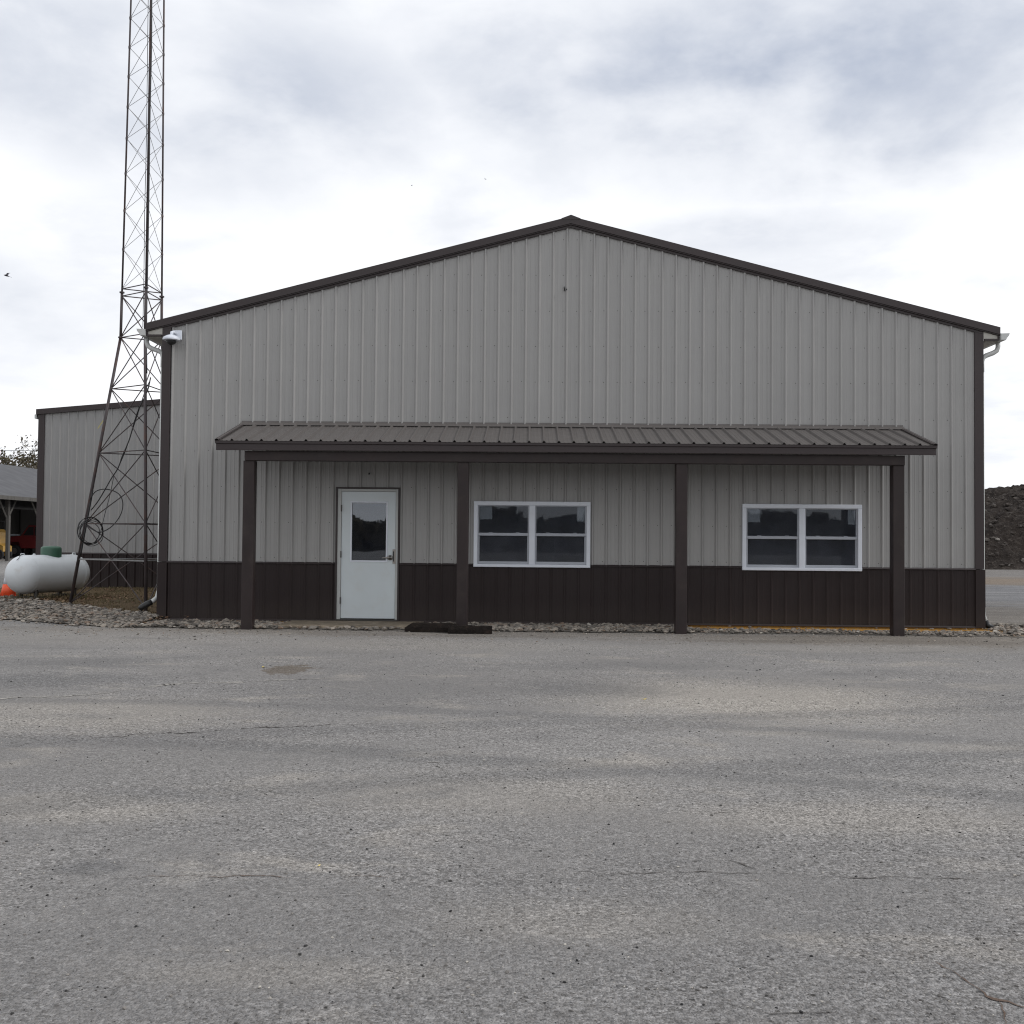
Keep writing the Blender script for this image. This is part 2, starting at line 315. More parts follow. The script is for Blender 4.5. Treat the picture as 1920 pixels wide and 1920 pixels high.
def m_tone(name, stops, rough=0.85):
    m, nt, b = newmat(name)
    at = N(nt, 'ShaderNodeAttribute', attribute_name='tone')
    cr = nt.nodes.new('ShaderNodeValToRGB'); nt.links.new(at.outputs['Fac'], cr.inputs[0])
    els = cr.color_ramp.elements
    while len(els) < len(stops): els.new(0.5)
    for e, (pp, c) in zip(els, stops): e.position = pp; e.color = (*c, 1)
    g = noise(nt, pos(nt), 60, 3, 0.6)
    v = maprange(nt, g, 0.25, 0.75, 0.82, 1.15, False)
    c = mixc(nt, 1.0, cr.outputs[0], N(nt, 'ShaderNodeCombineColor', ins={0: v, 1: v, 2: v}).outputs[0], 'MULTIPLY')
    nt.links.new(c, b.inputs['Base Color']); b.inputs['Roughness'].default_value = rough
    b.inputs['Specular IOR Level'].default_value = 0.25
    return m
M['rock'] = m_tone('river_rock', [(0, (0.07, 0.062, 0.055)), (0.25, (0.16, 0.145, 0.128)), (0.55, (0.245, 0.22, 0.19)), (0.8, (0.32, 0.28, 0.235)), (0.92, (0.19, 0.135, 0.10)), (1, (0.44, 0.41, 0.36))])
M['pebble'] = m_tone('loose_pebbles', [(0, (0.02, 0.02, 0.022)), (0.35, (0.05, 0.048, 0.046)), (0.55, (0.14, 0.13, 0.12)), (0.8, (0.28, 0.26, 0.24)), (1, (0.48, 0.45, 0.40))])
M['clod'] = m_tone('soil_clods', [(0, (0.025, 0.02, 0.018)), (0.6, (0.06, 0.05, 0.043)), (0.9, (0.10, 0.09, 0.08)), (1, (0.22, 0.20, 0.18))])
M['grass'] = m_tone('dry_grass_blades', [(0, (0.075, 0.060, 0.03)), (0.5, (0.13, 0.095, 0.05)), (0.8, (0.085, 0.085, 0.035)), (1, (0.20, 0.16, 0.09))])
M['litter'] = m_tone('fallen_leaves', [(0, (0.10, 0.055, 0.032)), (0.5, (0.17, 0.10, 0.06)), (1, (0.26, 0.18, 0.11))])
M['leaf'] = m_tone('tree_leaves', [(0, (0.055, 0.050, 0.030)), (0.5, (0.085, 0.070, 0.045)), (1, (0.12, 0.10, 0.07))])
M['bark'] = plain('bark', (0.09, 0.075, 0.06), 0.9, var=0.3, scale=8, spec=0.1)
M['wood'] = plain('weathered_post', (0.10, 0.095, 0.088), 0.85, var=0.3, scale=5, stretch=(1, 1, .2), spec=0.1)
M['tower'] = plain('rusted_tower_steel', (0.070, 0.058, 0.060), 0.6, metal=0.3, var=0.35, scale=5, dirt=((0.12, 0.055, 0.035), 0.6))
M['galv'] = plain('galvanised_rod', (0.22, 0.22, 0.22), 0.5, metal=0.5, var=0.25, scale=6, dirt=((0.10, 0.06, 0.04), 0.4))
M['cable'] = plain('black_cable', (0.012, 0.012, 0.013), 0.5, var=0.1)
M['tank'] = plain('white_tank_paint', (0.66, 0.69, 0.71), 0.38, var=0.06, scale=2.0, dirt=((0.40, 0.35, 0.29), 0.30))
M['green'] = plain('green_dome_paint', (0.035, 0.105, 0.065), 0.5, var=0.18, scale=6)
M['orange'] = plain('orange_cone', (0.80, 0.10, 0.03), 0.5, var=0.1)
M['shedroof'] = plain('grey_shed_roof', (0.038, 0.038, 0.043), 0.6, var=0.18, scale=1.2, dirt=((0.07, 0.066, 0.062), 0.4))
M['shedwall'] = plain('dark_shed_boards', (0.05, 0.045, 0.04), 0.9, var=0.3, scale=3)
M['yellow'] = plain('yellow_paint', (0.46, 0.27, 0.06), 0.5, var=0.15, scale=3)
M['red'] = plain('red_truck_paint', (0.20, 0.016, 0.016), 0.35, var=0.1, scale=3)
M['rubber'] = plain('rubber', (0.02, 0.02, 0.02), 0.8, var=0.2)
M['yleaf'] = plain('yellow_leaf', (0.62, 0.48, 0.12), 0.7, var=0.2, scale=40)
M['bird'] = plain('bird_plumage', (0.06, 0.06, 0.07), 0.8, var=0.2)
M['ribbon'] = plain('yellow_ribbon', (0.55, 0.48, 0.16), 0.7, var=0.1)

# ------------------------------------------------------------------ mesh helpers
BASE = {}
class MB:
    def __init__(s): s.v = []; s.f = []; s.tone = None
    def add(s, vs, fs):
        o = len(s.v); s.v += [tuple(v) for v in vs]; s.f += [tuple(i + o for i in f) for f in fs]; return s
    def box(s, x0, x1, y0, y1, z0, z1):
        return s.add([(x0, y0, z0), (x1, y0, z0), (x1, y1, z0), (x0, y1, z0), (x0, y0, z1), (x1, y0, z1), (x1, y1, z1), (x0, y1, z1)],
                     [(0, 3, 2, 1), (4, 5, 6, 7), (0, 1, 5, 4), (1, 2, 6, 5), (2, 3, 7, 6), (3, 0, 4, 7)])
    def cbox(s, x0, x1, y0, y1, z0, z1, c=0.004):
        """box with chamfered vertical/front edges: an octagonal prism along its longest axis"""
        L = (x1 - x0, y1 - y0, z1 - z0); k = L.index(max(L))
        lo = [(y0, y1, z0, z1), (x0, x1, z0, z1), (x0, x1, y0, y1)][k]
        a0, a1, b0, b1 = lo
        pr = [(a0 + c, b0), (a1 - c, b0), (a1, b0 + c), (a1, b1 - c), (a1 - c, b1), (a0 + c, b1), (a0, b1 - c), (a0, b0 + c)]
        t0, t1 = [(x0, x1), (y0, y1), (z0, z1)][k]
        def mk(t, a, b): return [(t, a, b), (a, t, b), (a, b, t)][k]
        vs = [mk(t0, *q) for q in pr] + [mk(t1, *q) for q in pr]
        fs = [tuple(range(8))[::-1], tuple(range(8, 16))] + [(i, (i + 1) % 8, (i + 1) % 8 + 8, i + 8) for i in range(8)]
        return s.add(vs, fs)
    def prism_y(s, poly, y0, y1):
        """closed polygon in x,z extruded along y"""
        n = len(poly)
        vs = [(x, y0, z) for x, z in poly] + [(x, y1, z) for x, z in poly]
        return s.add(vs, [tuple(range(n)), tuple(range(2 * n - 1, n - 1, -1))] + [(i, i + n, (i + 1) % n + n, (i + 1) % n) for i in range(n)])
    def prism_x(s, poly, x0, x1):
        n = len(poly)
        vs = [(x0, y, z) for y, z in poly] + [(x1, y, z) for y, z in poly]
        return s.add(vs, [tuple(range(n)), tuple(range(2 * n - 1, n - 1, -1))] + [(i, i + n, (i + 1) % n + n, (i + 1) % n) for i in range(n)])
    def tube(s, path, r, n=6, closed=False, caps=True):
        P = [Vector(p) for p in path]; m = len(P)
        rs = r if isinstance(r, (list, tuple)) else [r] * m
        rings = []
        up = None
        for i in range(m):
            if closed: t = (P[(i + 1) % m] - P[i - 1])
            else: t = P[min(i + 1, m - 1)] - P[max(i - 1, 0)]
            t = t.normalized() if t.length > 1e-9 else Vector((0, 0, 1))
            if up is None:
                up = Vector((0, 0, 1)) if abs(t.z) < 0.9 else Vector((1, 0, 0))
            a = t.cross(up); a = a.normalized() if a.length > 1e-6 else t.orthogonal().normalized()
            b = a.cross(t); up = b
            rings.append([P[i] + (a * math.cos(k * 2 * math.pi / n) + b * math.sin(k * 2 * math.pi / n)) * rs[i] for k in range(n)])
        vs = [v for rg in rings for v in rg]; fs = []
        for i in range(m if closed else m - 1):
            j = (i + 1) % m
            for k in range(n): fs.append((i * n + k, i * n + (k + 1) % n, j * n + (k + 1) % n, j * n + k))
        if caps and not closed: fs += [tuple(range(n))[::-1], tuple((m - 1) * n + k for k in range(n))]
        return s.add(vs, fs)
    def lathe(s, prof, c, axis=(0, 0, 1), n=24):
        """profile [(r,h)] turned about axis through c"""
        A = Vector(axis).normalized(); u = A.orthogonal().normalized(); w = A.cross(u); c = Vector(c)
        vs = []; fs = []
        for r, h in prof:
            for k in range(n):
                a = 2 * math.pi * k / n
                vs.append(c + A * h + (u * math.cos(a) + w * math.sin(a)) * r)
        for i in range(len(prof) - 1):
            for k in range(n): fs.append((i * n + k, i * n + (k + 1) % n, (i + 1) * n + (k + 1) % n, (i + 1) * n + k))
        fs += [tuple(range(n))[::-1], tuple((len(prof) - 1) * n + k for k in range(n))]
        return s.add(vs, fs)
    def build(s, name, mat, parent=None, smooth=False):
        me = bpy.data.meshes.new(name)
        off = BASE.get(root_of(parent).name, (0, 0, 0)) if parent else (0, 0, 0)
        me.from_pydata([(v[0] - off[0], v[1] - off[1], v[2] - off[2]) for v in s.v], [], s.f)
        me.materials.append(M[mat])
        if smooth:
            me.polygons.foreach_set('use_smooth', [True] * len(me.polygons))
        if s.tone is not None:
            at = me.attributes.new('tone', 'FLOAT', 'FACE'); at.data.foreach_set('value', np.asarray(s.tone, dtype=np.float32))
        me.update()
        o = bpy.data.objects.new(name, me); COL.objects.link(o)
        if parent: o.parent = parent
        if smooth == 'auto':
            try: me.set_sharp_from_angle(angle=R(35))
            except Exception: pass
        return o
def root_of(o):
    while o.parent: o = o.parent
    return o
def tag(o, label=None, cat=None, group=None, kind=None):
    if label: o['label'] = label
    if cat: o['category'] = cat
    if group: o['group'] = group
    if kind: o['kind'] = kind
    return o
def thing(name, loc, label, cat, group=None):
    o = bpy.data.objects.new(name, None); COL.objects.link(o); o.location = loc
    o.empty_display_size = 0.3
    BASE[o.name] = loc
    return tag(o, label, cat, group)
def np_obj(name, V, F, mat, tone=None, smooth=False, parent=None):
    b = MB(); b.v = V; b.f = F; b.tone = tone
    return b.build(name, mat, parent, smooth)
def fbm(x, y, z=0.0, o=4):
    return mnoise.fractal(Vector((x, y, z)), 1.0, 2.0, o)

# ------------------------------------------------------------------ ground
g = MB().add([(-900, -500, 0), (900, -500, 0), (900, 1300, 0), (-900, 1300, 0)], [(0, 1, 2, 3)])
asphalt = tag(g.build('asphalt_ground', 'asphalt'), 'weathered grey asphalt yard in front of the building', 'asphalt', kind='structure')

def crack(pts, w, mat, z=0.003, seed=0, jit=0.012):
    """a ragged strip along a polyline, tapering at both ends"""
    r = random.Random(seed); P = []
    for (x0, y0), (x1, y1) in zip(pts[:-1], pts[1:]):
        L = math.hypot(x1 - x0, y1 - y0); n = max(2, int(L / 0.022))
        for i in range(n):
            t = i / n; P.append((x0 + (x1 - x0) * t, y0 + (y1 - y0) * t))
    P.append(pts[-1]); m = len(P)
    b = MB(); vs = []; fs = []
    for i, (x, y) in enumerate(P):
        x += r.uniform(-jit, jit) * .8 + jit * 3.4 * fbm(x * 6.1 + seed, y * 6.1); y += r.uniform(-jit, jit) * .8 + jit * 3.4 * fbm(x * 6.1 + 40 + seed, y * 6.1)
        t = min(i, m - 1 - i) / max(1, m * 0.25)
        ww = w * min(1, 0.1 + t) * r.uniform(0.3, 1.4) * max(0.12, min(1.2, 0.62 + 1.5 * fbm(x * 5.3 + seed, y * 5.3, 8)))
        a, c = P[max(0, i - 1)], P[min(m - 1, i + 1)]
        dx, dy = c[0] - a[0], c[1] - a[1]; l = math.hypot(dx, dy) or 1
        vs += [(x - dy / l * ww / 2, y + dx / l * ww / 2, z), (x + dy / l * ww / 2, y - dx / l * ww / 2, z)]
    for i in range(m - 1): fs.append((2 * i + 1, 2 * i + 3, 2 * i + 2, 2 * i))
    b.add(vs, fs); return b.build('crack', mat, asphalt)
crack([(-3.56, -10.21), (-3.29, -10.02), (-3.09, -9.87), (-2.87, -9.76), (-2.67, -9.67), (-2.33, -9.52), (-2.05, -9.40), (-1.51, -9.25), (-1.11, -9.16)], 0.020, 'crack', seed=1, jit=0.022)
crack([(0.55, -12.40), (0.60, -12.46), (0.65, -12.50), (0.65, -12.60), (0.81, -12.61), (1.04, -12.62), (1.22, -12.63), (1.42, -12.645), (1.61, -12.63), (1.92, -12.64), (2.3, -12.55)], 0.0075, 'crack', seed=2, jit=0.010)
crack([(0.17, -12.64), (0.44, -12.645), (0.65, -12.60)], 0.006, 'crack', seed=3, jit=0.009)
crack([(-1.70, -12.79), (-1.44, -12.75), (-1.17, -12.75), (-0.89, -12.76), (-0.65, -12.72), (-0.47, -12.68), (-0.32, -12.65)], 0.008, 'crackbrown', seed=4, jit=0.010)
crack([(1.40, -13.54), (1.44, -13.62), (1.44, -13.67), (1.445, -13.73), (1.46, -13.79), (1.50, -13.82), (1.56, -13.87), (1.7, -13.92), (1.9, -13.93)], 0.015, 'crackbrown', seed=5, jit=0.007)
crack([(1.49, -13.815), (1.48, -13.88), (1.44, -13.94), (1.40, -14.02), (1.42, -14.2)], 0.011, 'crackbrown', seed=6, jit=0.006)
crack([(0.54, -13.85), (0.65, -13.88), (0.69, -13.91), (0.75, -13.93), (0.87, -13.92), (0.95, -13.91)], 0.006, 'crack', seed=7, jit=0.003)
crack([(1.18, -13.61), (1.12, -13.68), (1.10, -13.73), (1.10, -13.77)], 0.009, 'crackbrown', seed=8, jit=0.003)
crack([(0.9, -12.42), (0.95, -12.47), (1.0, -12.56)], 0.008, 'crack', seed=9, jit=0.003)

crack([(-5.6, -8.3), (-4.63, -8.17), (-4.01, -7.97), (-3.82, -7.74), (-3.54, -7.27), (-3.29, -7.10), (-2.99, -7.04), (-2.32, -6.76), (-1.92, -6.61)], 0.075, 'sand', seed=12, jit=0.022)
for i_, pts_ in enumerate(([(-0.95, -10.46), (-0.86, -10.47)], [(-0.83, -10.40), (-0.77, -10.46), (-0.69, -10.50)], [(-0.66, -10.50), (-0.55, -10.49)])):
    crack(pts_, 0.016, 'sand', seed=30 + i_, jit=0.004).name = 'chalk_mark'
# dirt patch on the left, under tower and tank (a low swell of earth)
def dirt_h(x, y):
    e = min(1.0, max(0.0, (y - edge_y(x)) / 1.2)) * min(1.0, max(0.0, (x + 14.5) / 1.5))
    return 0.004 + 0.065 * e + 0.018 * e * fbm(x * 1.3, y * 1.3, 2.0)
def edge_y(x):
    # front edge of the gravel and dirt where it meets the asphalt
    pts = [(-16, 3.4), (-11.0, 0.7), (-9.0, 0.0), (-7.5, -0.85), (-6.4, -1.25), (-5.5, -1.36), (5.7, -1.22), (7.4, -1.45), (8.6, -1.5), (12, 0.6)]
    for (a, b), (c, d) in zip(pts[:-1], pts[1:]):
        if a <= x <= c: return b + (d - b) * (x - a) / (c - a)
    return pts[0][1] if x < pts[0][0] else pts[-1][1]
def back_y(x):
    pts = [(-14.5, 7.2), (-12.0, 5.4), (-11.0, 4.6), (-9.6, 3.1), (-8.6, 2.2), (-7.6, 1.2), (-6.7, 0.35), (-6.2, 0.05)]
    for (a, b_), (c, d) in zip(pts[:-1], pts[1:]):
        if a <= x <= c: return b_ + (d - b_) * (x - a) / (c - a)
    return 0
def sheet(name, x0, x1, ylo, yhi, nx, ny, hf, mat):
    V = []; F = []
    for i in range(nx + 1):
        x = x0 + (x1 - x0) * i / nx
        a, b_ = ylo(x), yhi(x)
        for j in range(ny + 1):
            y = a + (b_ - a) * j / ny
            V.append((x, y, hf(x, y)))
    for i in range(nx):
        for j in range(ny):
            k = i * (ny + 1) + j; F.append((k, k + ny + 1, k + ny + 2, k + 1))
    return np_obj(name, V, F, mat, smooth=True)
jag = lambda x: 0.16 * fbm(x * 1.7, 3.3, 0, 5)
tag(sheet('dirt_ground', -14.5, -6.19, lambda x: edge_y(x) + 0.25 + jag(x), lambda x: 9.8, 60, 60, dirt_h, 'dirt'), kind='structure')
tag(sheet('gravel_bed', -6.19, 9.2, lambda x: edge_y(x) + 0.10 + jag(x), lambda x: 0.02 if x < 7.5 else 1.6, 120, 10,
          lambda x, y: 0.008 + 0.010 * max(0, fbm(x * 2, y * 2)) * (1 if x < 2.6 else 0.3) + 0.018 * min(1, max(0, (y + 1.25) / 1.2)) * min(1, max(0, (2.6 - x) / 0.6)) - (0.004 if x > 2.6 else 0), 'fines'), kind='structure')
tag(sheet('gravel_bed', -14.3, -6.195, lambda x: edge_y(x) + 0.10 + jag(x), lambda x: back_y(x) + 0.12 * fbm(x * 2, 9), 70, 16,
          lambda x, y: dirt_h(x, y) + 0.006, 'fines'), kind='structure')
pad = MB().cbox(-3.95, -1.75, -1.02, -0.012, 0.0, 0.047, 0.008)
tag(pad.build('concrete_pad', 'concrete'), kind='structure')

# ------------------------------------------------------------------ main building
XL, XR, XM = -6.205, 7.502, 0.648
ZB, ZW = 0.05, 0.985
SLOPE = 0.257
def ztop(x): return 6.846 - SLOPE * abs(x - XM)
DEPTH = 9.4
bld = thing('metal_building', (XM, 0, 0), 'large gabled grey metal building with brown wainscot and front porch', 'building')

PITCH = 0.2286
PROF = [(0.0, 0.0), (0.006, 0.0), (0.026, 0.030), (0.040, 0.030), (0.062, 0.0), (0.106, 0.0), (0.111, 0.003), (0.126, 0.003), (0.131, 0.0), (0.170, 0.0), (0.175, 0.003), (0.190, 0.003), (0.195, 0.0), (PITCH, 0.0)]
DOOR = (-3.226, -2.187, ZB, 2.262)
WINS = [(-0.933, 1.009, 0.965, 2.062), (3.528, 5.500, 0.950, 2.052)]
HOLES = [(-3.215, -2.198, 0.0, 2.25)] + [(a + .02, b - .02, c + .02, d - .02) for a, b, c, d in WINS]
def lerp_prof(dx):
    for (a, h), (b, k) in zip(PROF[:-1], PROF[1:]):
        if a <= dx <= b: return h + (k - h) * (dx - a) / max(1e-9, b - a)
    return 0
def bay(x0, xa, xb, z0, z1f, y=0.0, holes=(), extra=(), hs=1.0):
    """one rib-to-rib strip of siding between xa and xb, cut round the openings"""
    xs = sorted(set([max(xa, min(xb, x0 + d)) for d, _ in PROF] + [max(xa, min(xb, e)) for h in holes for e in h[:2]] + [max(xa, min(xb, e)) for e in extra]))
    b = MB()
    for p, q in zip(xs[:-1], xs[1:]):
        if q - p < 1e-5: continue
        mid = (p + q) / 2; hp, hq = lerp_prof(p - x0) * hs, lerp_prof(q - x0) * hs
        segs = [(z0, None)]
        for h in holes:
            if h[0] < mid < h[1]:
                ns = []
                for a, c in segs:
                    top = c if c is not None else 99
                    if h[2] > a + 1e-4 and h[2] < top: ns.append((a, h[2]))
                    if h[3] < top and h[3] > a: ns.append((h[3], c))
                    elif h[3] <= a: ns.append((a, c))
                    elif h[2] >= top: ns.append((a, c))
                segs = ns
        for a, c in segs:
            zp = z1f(p) if c is None else c; zq = z1f(q) if c is None else c
            if zp <= a + 1e-4: continue
            b.add([(p, y - hp, a), (q, y - hq, a), (q, y - hq, zq), (p, y - hp, zp)], [(0, 1, 2, 3)])
    return b
X0 = 0.59 - 0.034 - 30 * PITCH
for i in range(62):
    x0 = X0 + i * PITCH; xa, xb = max(x0, XL + 0.01), min(x0 + PITCH, XR - 0.01)
    if xb - xa < 0.01: continue
    b = bay(x0, xa, xb, ZW + 0.03, lambda x: ztop(x) - 0.16, 0.0, HOLES, (XM,))
    if b.f: b.build('siding_panel', 'wall', bld)
    b = bay(x0, xa, xb, ZB, lambda x: ZW, -0.012, HOLES, (), 0.55)
    if b.f: b.build('wainscot_panel', 'brown', bld)
# trims
for side, x in ((1, XL), (-1, XR)):
    p = [(x - side * 0.012, 0.09), (x - side * 0.012, -0.032), (x + side * 0.135, -0.032), (x + side * 0.135, -0.002), (x, -0.002), (x, 0.09)]
    n = len(p)
    b = MB().add([(a, c, ZW + 0.02) for a, c in p] + [(a, c, ztop(x) - 0.12) for a, c in p], [tuple(range(n)), tuple(range(n, 2 * n))] + [(i, (i + 1) % n, (i + 1) % n + n, i + n) for i in range(n)])
    b.build('corner_trim', 'trim', bld)
    p2 = [(a - side * 0.012 if k in (0, 1) else a, c - 0.014 if k in (1, 2, 3) else c) for k, (a, c) in enumerate(p)]
    b = MB().add([(a, c, ZB - 0.01) for a, c in p2] + [(a, c, ZW + 0.012) for a, c in p2], [tuple(range(n)), tuple(range(n, 2 * n))] + [(i, (i + 1) % n, (i + 1) % n + n, i + n) for i in range(n)])
    b.build('corner_trim', 'brown', bld)
    # rake trim: deep fascia with a drip lip, then a narrower strip under it
    xe = -6.489 if side == 1 else 7.774
    def strip(t0, t1, y0, y1, xa, xb, name, mat):
        b = MB(); vs = []
        for xx in (xa, xb):
            for yy in (y0, y1): vs += [(xx, yy, ztop(xx) - t0), (xx, yy, ztop(xx) - t1)]
        b.add(vs, [(0, 1, 5, 4), (2, 6, 7, 3), (0, 4, 6, 2), (1, 3, 7, 5), (0, 2, 3, 1), (4, 5, 7, 6)])
        return b.build(name, mat, bld)
    strip(0.0, 0.118, -0.075, 0.06, xe, XM, 'rake_trim', 'trim')
    strip(0.119, 0.136, -0.060, 0.05, xe, XM, 'rake_drip_edge', 'trim')
    strip(0.137, 0.176, -0.036, 0.03, XL if side == 1 else XR, XM, 'rake_channel', 'trim')
    # eave return: soffit board, cream infill, brown edge strip
    xi = x
    b = MB().prism_y([(xe + side * 0.006, 4.795), (xi - side * 0.02, 4.795), (xi - side * 0.02, 4.825), (xe + side * 0.006, 4.825)], -0.052, -0.02)
    b.build('eave_return_strip', 'trim', bld)
    b = MB().prism_y([(xe + side * 0.02, 4.826), (xi, 4.826), (xi, ztop(xi) - 0.137), (xe + side * 0.02, ztop(xe) - 0.137)], -0.03, 0.02)
    b.build('eave_return_infill', 'cream', bld)
    b = MB().box(min(xe, xi) + 0.01, max(xe, xi) - 0.002, 0.021, DEPTH, 4.79, 4.81)
    b.build('soffit', 'cream', bld)
    b = MB().box(*sorted((xe + side * 0.004, xe + side * 0.03)), -0.05, DEPTH, 4.811, ztop(xe) - 0.138)
    b.build('eave_fascia', 'trim', bld)
    # K-style gutter, open at the top
    t = 0.006; s = -side
    prof = [(0.0, 0.0), (0.085, 0.0), (0.10, 0.035), (0.135, 0.075), (0.145, 0.115), (0.139, 0.115), (0.128, 0.078), (0.095, 0.040), (0.080, 0.006), (0.006, 0.006), (0.006, 0.11), (0.0, 0.11)]
    bx = xe - side * 0.001
    b = MB().prism_y([(bx + s * px, 4.80 + pz) for px, pz in prof], -0.09, DEPTH)
    gut = b.build('gutter', 'gutter', bld)
    cap = [(0.007, 0.007), (0.079, 0.007), (0.094, 0.041), (0.127, 0.079), (0.138, 0.112), (0.007, 0.108)]
    MB().prism_y([(bx + s * px, 4.80 + pz) for px, pz in cap], -0.092, -0.086).build('gutter_end_cap', 'gutter', gut)
    # downspout: outlet elbow under the gutter, sweep back to the wall, drop, kick-out at the bottom
    wx = x - side * 0.05
    gx = bx + s * 0.045
    yd = 0.12
    path = [(gx, yd, 4.80), (gx, yd, 4.72), (gx + side * 0.02, yd, 4.66), (gx + side * 0.08, yd, 4.62), (wx - side * 0.07, yd, 4.575), (wx - side * 0.02, yd, 4.54), (wx, yd, 4.47), (wx, yd, 4.30)]
    MB().tube(path, 0.040, 8).build('downspout_elbow', 'gutter', bld, True)
    MB().tube([(wx, yd, 4.33), (wx, yd, 0.62), (wx - side * 0.004, yd, 0.47)], 0.036, 8).build('downspout', 'gutter', bld, True)
    if side == 1:
        MB().tube([(wx - side * .003, yd, 0.50), (wx - side * 0.02, yd - .02, 0.40), (wx - side * 0.07, yd - 0.05, 0.345), (wx - side * 0.12, yd - 0.07, 0.315)], 0.040, 8).build('downspout_kick_out', 'gutter', bld, True)
        MB().tube([(wx - side * 0.09, yd - 0.06, 0.325), (wx - side * 0.16, yd - .09, 0.29), (wx - side * 0.24, yd - .12, 0.235), (wx - side * 0.27, yd - .13, 0.20)], [0.047, 0.052, 0.052, 0.045], 8).build('drain_adapter', 'black', bld, True)
    else:
        MB().tube([(wx, yd, 0.50), (wx - side * 0.015, yd, 0.22), (wx - side * 0.05, yd - .03, 0.10)], 0.040, 8).build('downspout_kick_out', 'gutter', bld, True)
        MB().tube([(wx - side * 0.035, yd - .02, 0.13), (wx - side * 0.06, yd - .05, 0.07), (wx - side * 0.13, yd - .08, 0.03)], 0.05, 8).build('drain_adapter', 'black', bld, True)
    # roof slope with standing ribs
    b = MB(); zf = lambda xx: ztop(xx) - 0.012
    b.add([(xe, 0.06, zf(xe)), (XM, 0.06, zf(XM)), (XM, DEPTH, zf(XM)), (xe, DEPTH, zf(xe)), (xe, 0.06, zf(xe) - .04), (XM, 0.06, zf(XM) - .04), (XM, DEPTH, zf(XM) - .04), (xe, DEPTH, zf(xe) - .04)],
          [(0, 1, 2, 3), (4, 7, 6, 5), (0, 4, 5, 1), (2, 6, 7, 3), (0, 3, 7, 4)])
    for k in range(40):
        yy = 0.12 + k * PITCH
        vs = [(xx, yy + dy, zf(xx) - .002 + dz) for xx in (xe, XM) for dy, dz in ((-0.026, 0), (-0.011, 0.019), (0.011, 0.019), (0.026, 0))]
        b.add(vs, [(0, 1, 5, 4), (1, 2, 6, 5), (2, 3, 7, 6), (0, 3, 2, 1)])
    b.build('roof_slope', 'roof', bld)
    # side wall, ribbed
    b = MB(); yy = 0.09; k = 0
    while yy < DEPTH - 0.3:
        pr = [(yy + d, h) for d, h in PROF[:6]] + [(yy + PITCH, 0)]
        for (a, h), (c, q) in zip(pr[:-1], pr[1:]):
            b.add([(x - side * h, a, ZW), (x - side * q, c, ZW), (x - side * q, c, 4.79), (x - side * h, a, 4.79)], [(0, 1, 2, 3)])
        yy += PITCH
    b.build('side_wall', 'wall', bld)
    MB().box(min(x, x - side * 0.014), max(x, x - side * 0.014), 0.091, yy, ZB, ZW - 0.002).build('side_wainscot', 'brown', bld)
# ridge cap
b = MB(); rc = [(XM - 0.16, ztop(XM - .16) + 0.004), (XM, ztop(XM) + 0.024), (XM + 0.16, ztop(XM + .16) + 0.004)]
b.prism_y(rc + [(XM + 0.16, ztop(XM + .16) - .01), (XM - 0.16, ztop(XM - .16) - .01)], -0.082, DEPTH)
b.build('ridge_cap', 'trim', bld)
# wainscot cap, base trim (split at the door)
for a, c in ((XL + 0.13, DOOR[0] - 0.03), (DOOR[1] + 0.03, WINS[0][0] - 0.004), (WINS[0][1] + 0.004, WINS[1][0] - 0.004), (WINS[1][1] + 0.004, XR - 0.13)):
    MB().prism_x([(0.002, ZW + 0.001), (-0.034, ZW + 0.001), (-0.040, ZW + 0.006), (-0.040, ZW + 0.012), (-0.022, ZW + 0.034), (0.002, ZW + 0.034)], a, c).build('wainscot_cap', 'trim', bld)
for a, c in ((XL - 0.01, DOOR[0] - 0.03), (DOOR[1] + 0.03, XR + 0.01)):
    MB().prism_x([(0.002, ZB - 0.012), (-0.046, ZB - 0.018), (-0.046, ZB - 0.010), (-0.034, ZB + 0.012), (0.002, ZB + 0.012)], a, c).build('base_trim', 'brown', bld)
MB().box(XL + 0.01, XR - 0.01, 0.004, 0.12, -0.08, ZB - 0.0205).build('foundation', 'foundation', bld)
MB().box(XL + 0.02, XR - 0.02, DEPTH - 0.1, DEPTH, -0.05, 4.78).build('back_wall', 'wall', bld)
MB().prism_y([(XL + .02, 4.781), (XR - .02, 4.781), (XM, 6.6)], DEPTH - .1, DEPTH).build('back_gable', 'wall', bld)
# interior seen through the glass
MB().box(XL + .15, XR - .15, 0.13, DEPTH - .2, 0.0, 0.046).build('floor_slab', 'concrete', bld)
MB().box(XL + .1, XR - .1, 3.6, 3.7, 0.047, 2.70).build('inner_wall', 'interior', bld)
MB().box(XL + .1, XR - .1, 0.08, 3.7, 2.705, 2.75).build('inner_ceiling', 'interior', bld)
# screw heads in rows beside the ribs
sb = MB()
for i in range(62):
    x0 = X0 + i * PITCH
    for k in range(10):
        z = 1.08 + 0.598 * k
        for dx in (-0.028,):
            xx = x0 + dx
            if not (XL + .2 < xx < XR - .2) or z > ztop(xx) - 0.25: continue
            if any(h[0] - .03 < xx < h[1] + .03 and h[2] - .03 < z < h[3] + .05 for h in HOLES): continue
            zz = z + rng.uniform(-.008, .008)
            sb.add([(xx + 0.0075 * math.cos(a), -0.0005, zz + .0075 * math.sin(a)) for a in (0, 1.05, 2.1, 3.14, 4.19, 5.24)] + [(xx, -0.006, zz)], [(j, (j + 1) % 6, 6) for j in range(6)])
sc_o = sb.build('screw_heads', 'screw', bld); sc_o['kind'] = 'stuff'
